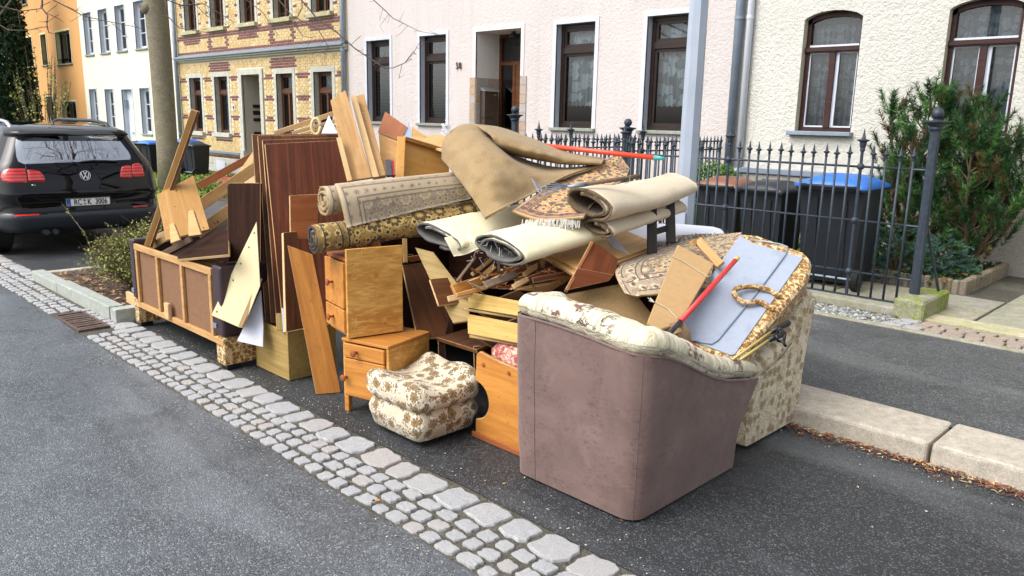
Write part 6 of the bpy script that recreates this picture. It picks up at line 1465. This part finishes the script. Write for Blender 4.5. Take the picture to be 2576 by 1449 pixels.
tag(th_.build('loose_threads', plain('thread', '#a5a29c', .9), o), kind='stuff')
m_lino = weave('carpet_beige_back', '#c9bca6', '#b8aa90', 300, .8, .2, 2, .3); m_burl = weave('burlap_dark', '#6d5a40', '#4c3d2a', 110)
o, _, _ = roll('beige_carpet', (1476, 512, 4.05), (1706, 460, 4.62), .175, .084, 1.5, .016, m_lino, m_burl, m_burl, .62, 1.15, 0, None, 30, .02, .8, .2); tag(o, 'large beige carpet roll with dark burlap inside, on top', 'carpet', 'beige carpet rolls')
o, _, _ = roll('beige_carpet', (1502, 574, 4.06), (1690, 512, 4.6), .105, .046, 1.5, .013, m_lino, m_burl, m_burl, .55, 1.2, 0, None, 26, 0, 1, .2); tag(o, 'smaller beige carpet roll squeezed under the large one', 'carpet', 'beige carpet rolls')
rug4 = rugmat('rug_brown_medallion', '#b0966f', '#76685c', '#c4b296', '#4a403b', '#9c8b76', .15, 4, 4, 8, '#ab9678')
o = sheet3('medallion_rug', [
    [(1600, 742, 3.86), (1552, 700, 3.98), (1556, 668, 4.12), (1600, 648, 4.30), (1680, 612, 4.52), (1705, 592, 4.62)],
    [(1660, 738, 3.84), (1612, 690, 3.96), (1620, 655, 4.12), (1668, 636, 4.28), (1740, 605, 4.50), (1770, 588, 4.62)],
    [(1730, 722, 3.90), (1700, 680, 4.02), (1712, 648, 4.16), (1750, 630, 4.30), (1800, 606, 4.50), (1822, 588, 4.62)],
    [(1790, 720, 3.95), (1790, 690, 4.08), (1800, 660, 4.2), (1825, 640, 4.34), (1852, 606, 4.52), (1866, 584, 4.62)]], rug4, .014, 9, None, None, .0, bk); tag(o, 'brown medallion rug with dark border draped behind the cardboard', 'rug')
sheet3('curled_end', [[(1548, 690, 3.98), (1558, 715, 3.92), (1572, 738, 3.88)], [(1570, 700, 3.93), (1588, 722, 3.88), (1602, 745, 3.85)], [(1592, 690, 3.97), (1610, 715, 3.92), (1630, 740, 3.88)]], rug4, .012, 6, o, None, 0, bk)
fg = MB()
for j in range(90):
    t = random.random(); p0 = V3(DP(1640+t*190, 622-34*t+4*math.sin(t*9), 4.42+.2*t)); fg.tube([p0, p0+Vector((random.uniform(-.02, .01), random.uniform(-.02, .02), random.uniform(.005, .03)))], .0018, 3, 0, False)
tag(fg.build('fringe', m_felt, o), kind='stuff')
# rake and poles
rk = empty('hand_rake', V3(DP(1480, 463, 4.0)), 0, 'small rake with wooden handle and steel tines lying on the carpets', 'rake')
MB().tube([V3(DP(1608, 443, 4.12)), V3(DP(1540, 453, 4.08)), V3(DP(1468, 464, 4.02))], [.013, .0115, .011], 10).build('handle', w_old, rk, None, True); MB().tube([V3(DP(1470, 464, 4.015)), V3(DP(1428, 470, 4.0))], [.013, .007], 8).build('socket', m_zinc, rk, None, True)
for k in range(6):
    e = (1336+k*3, 458+k*5.2, 3.99-.012*k); MB().tube([V3(DP(1432, 469, 4.0)), V3(DP(1395, 460+k*4.2, 3.985)), V3(DP(1348+k*3, 459+k*6, 3.985)), V3(DP(1336+k*3, 456+k*6, 3.985))+Vector((0, 0, .012))], .0022, 5).build('tine', m_zinc, rk, None, True)
MB().tube([V3(DP(1573, 447, 4.09)), V3(DP(1585, 440, 4.08)), V3(DP(1583, 458, 4.08)), V3(DP(1572, 462, 4.08))], .002, 4).build('cord_loop', m_str, rk)
op = empty('orange_pole', V3(DP(1520, 384, 4.8)), 0, 'orange red pole with turquoise tip sticking out over the fence', 'pole')
MB().tube([V3(DP(1330, 362, 5.05)), V3(DP(1648, 397, 4.55))], .0145, 12).build('shaft', plain('pole_orange', '#dc4a2c', .35, 0, .04), op, None, True); MB().tube([V3(DP(1646, 397, 4.553)), V3(DP(1662, 398, 4.53)), V3(DP(1673, 399, 4.52))], [.0155, .012, .006], 10).build('tip', plain('tip_turquoise', '#3f9a96', .4), op, None, True)
# dark chair frame, white lid
cf = empty('dark_chair_frame', V3(DP(1665, 590, 4.35)), 0, 'dark stained ladder back chair legs sticking up beside the beige rolls', 'chair frame')
beam('post', '', (1640, 640, 4.30), (1640, 492, 4.32), .055, .035, w_black, cf); beam('post', '', (1688, 610, 4.40), (1684, 478, 4.42), .055, .035, w_black, cf); beam('rung', '', (1642, 538, 4.34), (1686, 528, 4.42), .035, .022, w_black, cf); beam('rung', '', (1642, 585, 4.34), (1686, 572, 4.42), .035, .022, w_black, cf)
panel('plastic_sheet', 'white plastic board with rounded corner lying behind the dark chair frame', [(1540, 580, 4.8), (1585, 562, 5.0), (1700, 562), (1795, 570, 4.9), (1815, 576), (1822, 583), (1815, 592), (1700, 606), (1560, 606)], m_white, .03, None, None, 0, 'plastic lid', None, .006)
# plywood boards under the rolls
panel('plywood_sheet', 'large light plywood sheet lying flat under the carpet rolls', [(1378, 636, 4.22), (1571, 578, 4.75), (1656, 614, 4.48), (1552, 650), (1452, 676)], w_plyl, .014, m_chip)
panel('plywood_sheet', 'second plywood sheet directly beneath the large flat one', [(1366, 644, 4.22), (1571, 590, 4.72), (1652, 622, 4.48), (1556, 660), (1448, 692)], w_plyl, .016, m_chip)
panel('white_strip', 'white torn strip lying across the flat plywood sheet', [(1526, 596, 4.5), (1541, 589), (1584, 640, 4.26), (1558, 647, 4.26)], m_white, .003)
dr = empty('drawer_shell', V3(DP(1490, 690, 3.95)), 0, 'dark red wooden drawer shell tipped on its corner', 'drawer')
panel('bottom_panel', '', [(1492, 606, 4.06), (1557, 652, 4.10), (1545, 692), (1452, 675, 3.93)], w_red, .012, w_redl, dr, 1); panel('side_panel', '', [(1452, 674, 3.92), (1544, 691, 3.98), (1532, 706), (1424, 730, 3.86)], w_red, .014, w_redl, dr); beam('edge_strip', '', (1426, 728, 3.85), (1491, 607, 4.04), .016, .03, w_redl, dr)
panel('chipboard_sheet', 'tall chipboard cabinet side standing behind the mauve armchair', [(1414, 742, 3.95), (1577, 710, 4.12), (1640, 790), (1640, 900, 3.80), (1414, 900)], m_chipf, .022, w_plyl)
# drawers with oak fronts
for pts, lb, dz in (([(1176, 733, 4.16), (1312, 758, 3.92), (1311, 796), (1178, 774, 4.11)], 'upper oak fronted drawer tipped on the stack', 0), ([(1175, 789, 4.08), (1312, 815, 3.86), (1309, 864), (1177, 839, 4.02)], 'lower oak fronted drawer above the red cushion', 0)):
    pl = plane3(pts); P = [hit(p[0], p[1], pl) for p in pts]; e = empty('drawer', V3(P[3]), 0, lb, 'drawer', 'oak drawers'); slab(P, pl[1], .016, [w_oakl, w_oakl], 'front', e, 0)
    n = pl[1]; up = (P[0]-P[3])*.82
    for q in (0, 1): b0 = P[3]+(P[2]-P[3])*(.03 if q == 0 else .97)+n*.017; slab([b0, b0+up, b0+up+n*.3, b0+n*.3], (P[2]-P[3])/np.linalg.norm(P[2]-P[3])*(1 if q == 0 else -1), .01, [w_light, w_light], 'side', e, 0)
    b0 = P[3]+n*.017+up*.06; ww = P[2]-P[3]; slab([b0+ww*.04, b0+ww*.96, b0+ww*.96+n*.3, b0+ww*.04+n*.3], up/np.linalg.norm(up), .005, [m_hard, m_hard], 'bottom', e, 0); b0 = P[3]+n*.315; slab([b0+ww*.03, b0+ww*.97, b0+ww*.97+up, b0+ww*.03+up], n, .01, [w_light, w_light], 'back', e, 0)
beam('runner', 'oak runner strip between the two oak drawers', (1166, 778, 4.12), (1312, 801, 3.92), .012, .02, w_oak); beam('runner', 'oak runner strip under the lower oak drawer', (1180, 845, 4.02), (1312, 868, 3.85), .016, .02, w_oak)
tb_ = empty('low_table', V3(DP(1160, 900, 4.4)), 0, 'dark low table between bedside cabinet and bench', 'table')
panel('table_top', '', [(1098, 848, 4.45), (1190, 822, 4.75), (1262, 852), (1200, 880, 4.15)], w_brown, .02, w_brown, tb_)
for A, B in (((1110, 850, 4.45), (1115, 960, 4.42)), ((1200, 870, 4.2), (1203, 960, 4.18))): beam('leg', '', A, B, .04, .04, w_dark, tb_)
# panels leaning in the middle
panel('oak_board', 'long oak foil panel slanting below the cream carpets', [(1044, 622, 4.42), (1090, 634), (1180, 752, 4.2), (1180, 806), (1140, 812), (1082, 703, 4.3)], w_oak, .016, w_light)
panel('brown_board', 'red brown veneer panel slanting beside the oak drawers', [(1081, 702, 4.22), (1147, 696, 4.32), (1178, 758), (1104, 768, 4.12)], w_brown, .014, w_light)
panel('leaning_board', 'brown panel leaning behind the bedside cabinets', [(1012, 668, 4.72), (1064, 660, 4.80), (1130, 800), (1118, 850, 4.5), (1050, 850)], w_brown, .016, w_pine, None, 1)
panel('leaning_board', 'second brown panel leaning further left behind the cabinets', [(985, 640, 4.78), (1040, 640, 4.9), (1075, 840), (1020, 845, 4.6)], w_dark, .016, w_brown, None, 1)
beam('crossbar', 'pine crossbar with dowel hole just above the leaning panels', (960, 662, 4.75), (1058, 648, 4.9), .035, .02, w_redl); beam('crossbar', 'short upright pine stub between rug roll and cream carpet', (1020, 660, 4.72), (1018, 600, 4.74), .03, .02, w_plyl)
# splintered pieces
DB = 'splintered wood pieces under the carpets'
for A, B, wd, mt, lb in (((1142, 728, 4.02), (1292, 680, 4.34), .055, w_orange, 'long orange moulded plank with splintered left end'), ((1222, 716, 3.98), (1302, 688, 4.1), .04, w_old, 'grey brown broken plank end on the splinters'), ((1128, 752, 4.0), (1190, 738, 4.05), .03, w_light, 'pale splintered batten at the left of the splinters'), ((1300, 716, 3.98), (1400, 676, 4.16), .032, w_redl, 'reddish batten with white paint patch'), ((1292, 722, 3.94), (1330, 700, 3.98), .025, w_light, 'pale chipped batten end pointing left'), ((1340, 705, 4.0), (1432, 688, 4.1), .03, w_red, 'dark red batten below the plywood sheets'), ((1150, 706, 4.02), (1196, 646, 4.12), .014, w_old, 'thin stick slanting up to the cream carpet'), ((1150, 742, 3.98), (1225, 722, 4.08), .022, w_orange, 'narrow orange lath below the moulded plank'), ((1210, 700, 4.16), (1245, 668, 4.24), .03, w_plyl, 'short plywood offcut under the right cream roll'), ((1250, 705, 4.14), (1330, 668, 4.26), .03, w_brown, 'brown batten deep under the cream roll'), ((1320, 690, 4.1), (1372, 655, 4.22), .028, w_plyl, 'short yellow batten below the plywood edge'), ((1360, 690, 4.12), (1420, 660, 4.24), .025, w_brown, 'brown offcut tucked below the plywood edge'), ((1190, 690, 4.2), (1240, 650, 4.3), .02, w_light, 'pale lath tip beneath the frayed roll')):
    beam('splinter', lb, A, B, wd, .02, mt, None, 'broken wood', DB, .003, random.uniform(-.3, .3))
panel('chipboard_offcut', 'chipboard offcut with angled end in front of the splinters', [(1300, 730, 3.94), (1392, 712, 4.1), (1442, 690, 4.15), (1430, 706), (1378, 738, 3.94)], w_plyl, .018, m_chip)
sv = MB(); sm_w = [w_light, w_redl, w_brown, w_old]
for k in range(90):
    u = random.uniform(1125, 1435); v = 735-(u-1125)*.16+random.uniform(-38, 14); p0 = V3(DP(u, v, random.uniform(4.05, 4.3))); d_ = Vector((random.uniform(-.6, 1), random.uniform(-.6, 1), random.uniform(-.3, .4))).normalized()*random.uniform(.03, .13); s_ = random.uniform(.003, .010)
    T = Matrix.Translation(p0) @ d_.to_track_quat('X', 'Z').to_matrix().to_4x4(); L_ = d_.length; j_ = random.uniform(.2, .9)
    sv.add([T @ Vector(q) for q in ((0, -s_, -s_*.6), (L_, -s_*j_, -s_*.2), (L_*.9, s_, -s_*.5), (0, s_, -s_*.6), (0, -s_, s_*.6), (L_*1.04, -s_*.3, s_*.3), (L_*.86, s_, s_*.6), (0, s_*.8, s_*.6))], [(3, 2, 1, 0), (4, 5, 6, 7), (0, 1, 5, 4), (1, 2, 6, 5), (2, 3, 7, 6), (3, 0, 4, 7)], random.randrange(4))
tag(sv.build('wood_slivers', sm_w), 'loose slivers of broken wood below the carpets', 'wood slivers', kind='stuff')
ch = empty('chest', (-3.0, 4.1, .11), 0, 'plain brown chest standing half on the kerb behind the carpets', 'chest')
bevel_box('body', -3.5, -2.5, 3.82, 4.36, .113, .80, w_brown, ch, .004, 1); bevel_box('top', -3.52, -2.48, 3.80, 4.38, .802, .83, w_brown, ch, .004, 1)
# upper left boards
panel('tall_plank', 'widest of the three pale planks leaning high at the top', [(831, 252, 4.80), (869, 226, 4.84), (936, 446), (876, 455, 4.62)], w_pine, .02, w_light, None, 1, 'plank'); beam('tall_plank', 'narrow front strip along the left foot of the high planks', (880, 455, 4.58), (852, 345, 4.66), .03, .02, w_light)
panel('tall_plank', 'middle one of the three pale planks leaning high', [(880, 238, 4.90), (896, 240, 4.90), (954, 444), (936, 446, 4.66)], w_light, .03, w_light, None, 1, 'plank'); panel('tall_plank', 'rightmost of the three pale planks leaning high', [(894, 242, 4.96), (915, 235, 4.98), (971, 441), (950, 444, 4.7)], w_pine, .03, w_light, None, 1, 'plank')
beam('slat', 'upper long pale slat sloping above the wardrobe doors', (690, 336, 5.5), (850, 282, 5.6), .035, .02, w_light); beam('slat', 'lower pale slat above the wardrobe doors', (735, 335, 5.5), (850, 302, 5.6), .025, .02, w_light); beam('slat', 'short pale slat lowest above the wardrobe doors', (755, 338, 5.45), (850, 315, 5.5), .02, .02, w_plyl)
lpw = MB(); ring_ = [V3(DP(795+11*math.cos(q), 318+20*math.sin(q), 5.45)) for q in np.linspace(0, 6.28, 20)]; lpw.tube(ring_, .012, 6); tag(lpw.build('webbing_loop', plain('webbing', '#c9b78c', .9), None, None, True), 'cream webbing loop hanging on the pale slats', 'webbing')
panel('white_scrap', 'white triangular board tip behind the leaning planks', [(808, 336, 5.4), (827, 289, 5.45), (850, 336, 5.4)], m_white, .01)
panel('red_board', 'reddish board end tilted behind the high planks', [(950, 331, 5.05), (969, 280, 5.15), (1025, 319), (1007, 354, 4.95)], w_redl, .03, w_light); panel('brown_offcut', 'brown board showing beneath the reddish board end', [(952, 336, 5.0), (1007, 357, 4.95), (1003, 440), (960, 440, 4.85)], w_ply, .02, w_light)
panel('blue_cloth', 'pale blue cloth tip between the boards', [(1016, 345, 4.98), (1027, 305, 5.04), (1039, 352, 4.98)], plain('cloth_blue', '#9fb0d6', .9), .006, None, None, 0, 'cloth', None)
hb = empty('headboard', V3(DP(1040, 430, 4.8)), 0, 'orange varnished bed headboard behind the beige rug roll', 'headboard'); w_head = wood('veneer_headboard', '#e0b068', '#c8944a', .7, 6, .35)
panel('panel', '', [(1018, 350, 4.90), (1130, 385, 5.1), (1130, 470), (1008, 470, 4.82)], w_head, .02, w_orange, hb); beam('post', '', (1005, 470, 4.78), (1010, 343, 4.84), .05, .035, w_head, hb); beam('top_rail', '', (1020, 348, 4.86), (1130, 381, 5.06), .025, .04, w_orange, hb)
panel('plywood_board', 'orange plywood board lying behind the headboard', [(1030, 350, 5.2), (1042, 339, 5.4), (1140, 340, 5.6), (1135, 385)], w_plyl, .015, w_light); panel('plywood_wedge', 'plywood wedge tip above the headboard', [(1034, 350, 5.3), (1036, 318, 5.35), (1075, 345, 5.35)], w_plyl, .015, w_light)
br = empty('hand_brush', V3(DP(980, 420, 4.7)), 0, 'red hand brush with grey bristles standing by the planks', 'brush'); beam('brush_back', '', (990, 441, 4.68), (988, 403, 4.70), .016, .04, plain('brush_red', '#b5302e', .4), br); beam('bristles', '', (980, 441, 4.67), (976, 401, 4.69), .036, .035, plain('bristle_grey', '#55575d', .95, 0, .3, 60, .8), br)
# added hidden boards so the gaps in the heap read dark
ca = empty('filler_carcass', (-3.3, 3.3, 0), 0, 'added carcass of dark boards filling gaps in the middle of the heap', 'cabinet')
for q in ((-4.35, -4.33, 2.95, 3.75, 0, .95), (-2.62, -2.6, 3.0, 3.75, 0, .62), (-4.329, -2.621, 3.73, 3.75, 0, .8), (-4.329, -2.621, 2.98, 3.729, .3, .32), (-3.42, -3.4, 2.98, 3.729, .321, .62)): bevel_box('carcass_board', *q, w_dark, ca, .002, 1)
# bits on the ground
mb = MB()
for u, v in ((1120, 1142), (1020, 960), (2330, 1288), (1420, 1180), (700, 985), (1160, 1180), (960, 905)): p = GZ(u, v); pebble(mb, p[0], p[1], .004, random.uniform(.005, .012))
for k in range(900):
    x_ = random.uniform(-6, .2); y_ = random.choice((2.18+abs(random.gauss(0, .07)), 1.72-abs(random.gauss(0, .06)), 3.95-abs(random.gauss(0, .15)))); pebble(mb, x_, y_, .002, random.uniform(.0015, .005))
tag(mb.build('grit', m_peb2), 'small pale crumbs scattered on the parking asphalt', 'grit', kind='stuff')
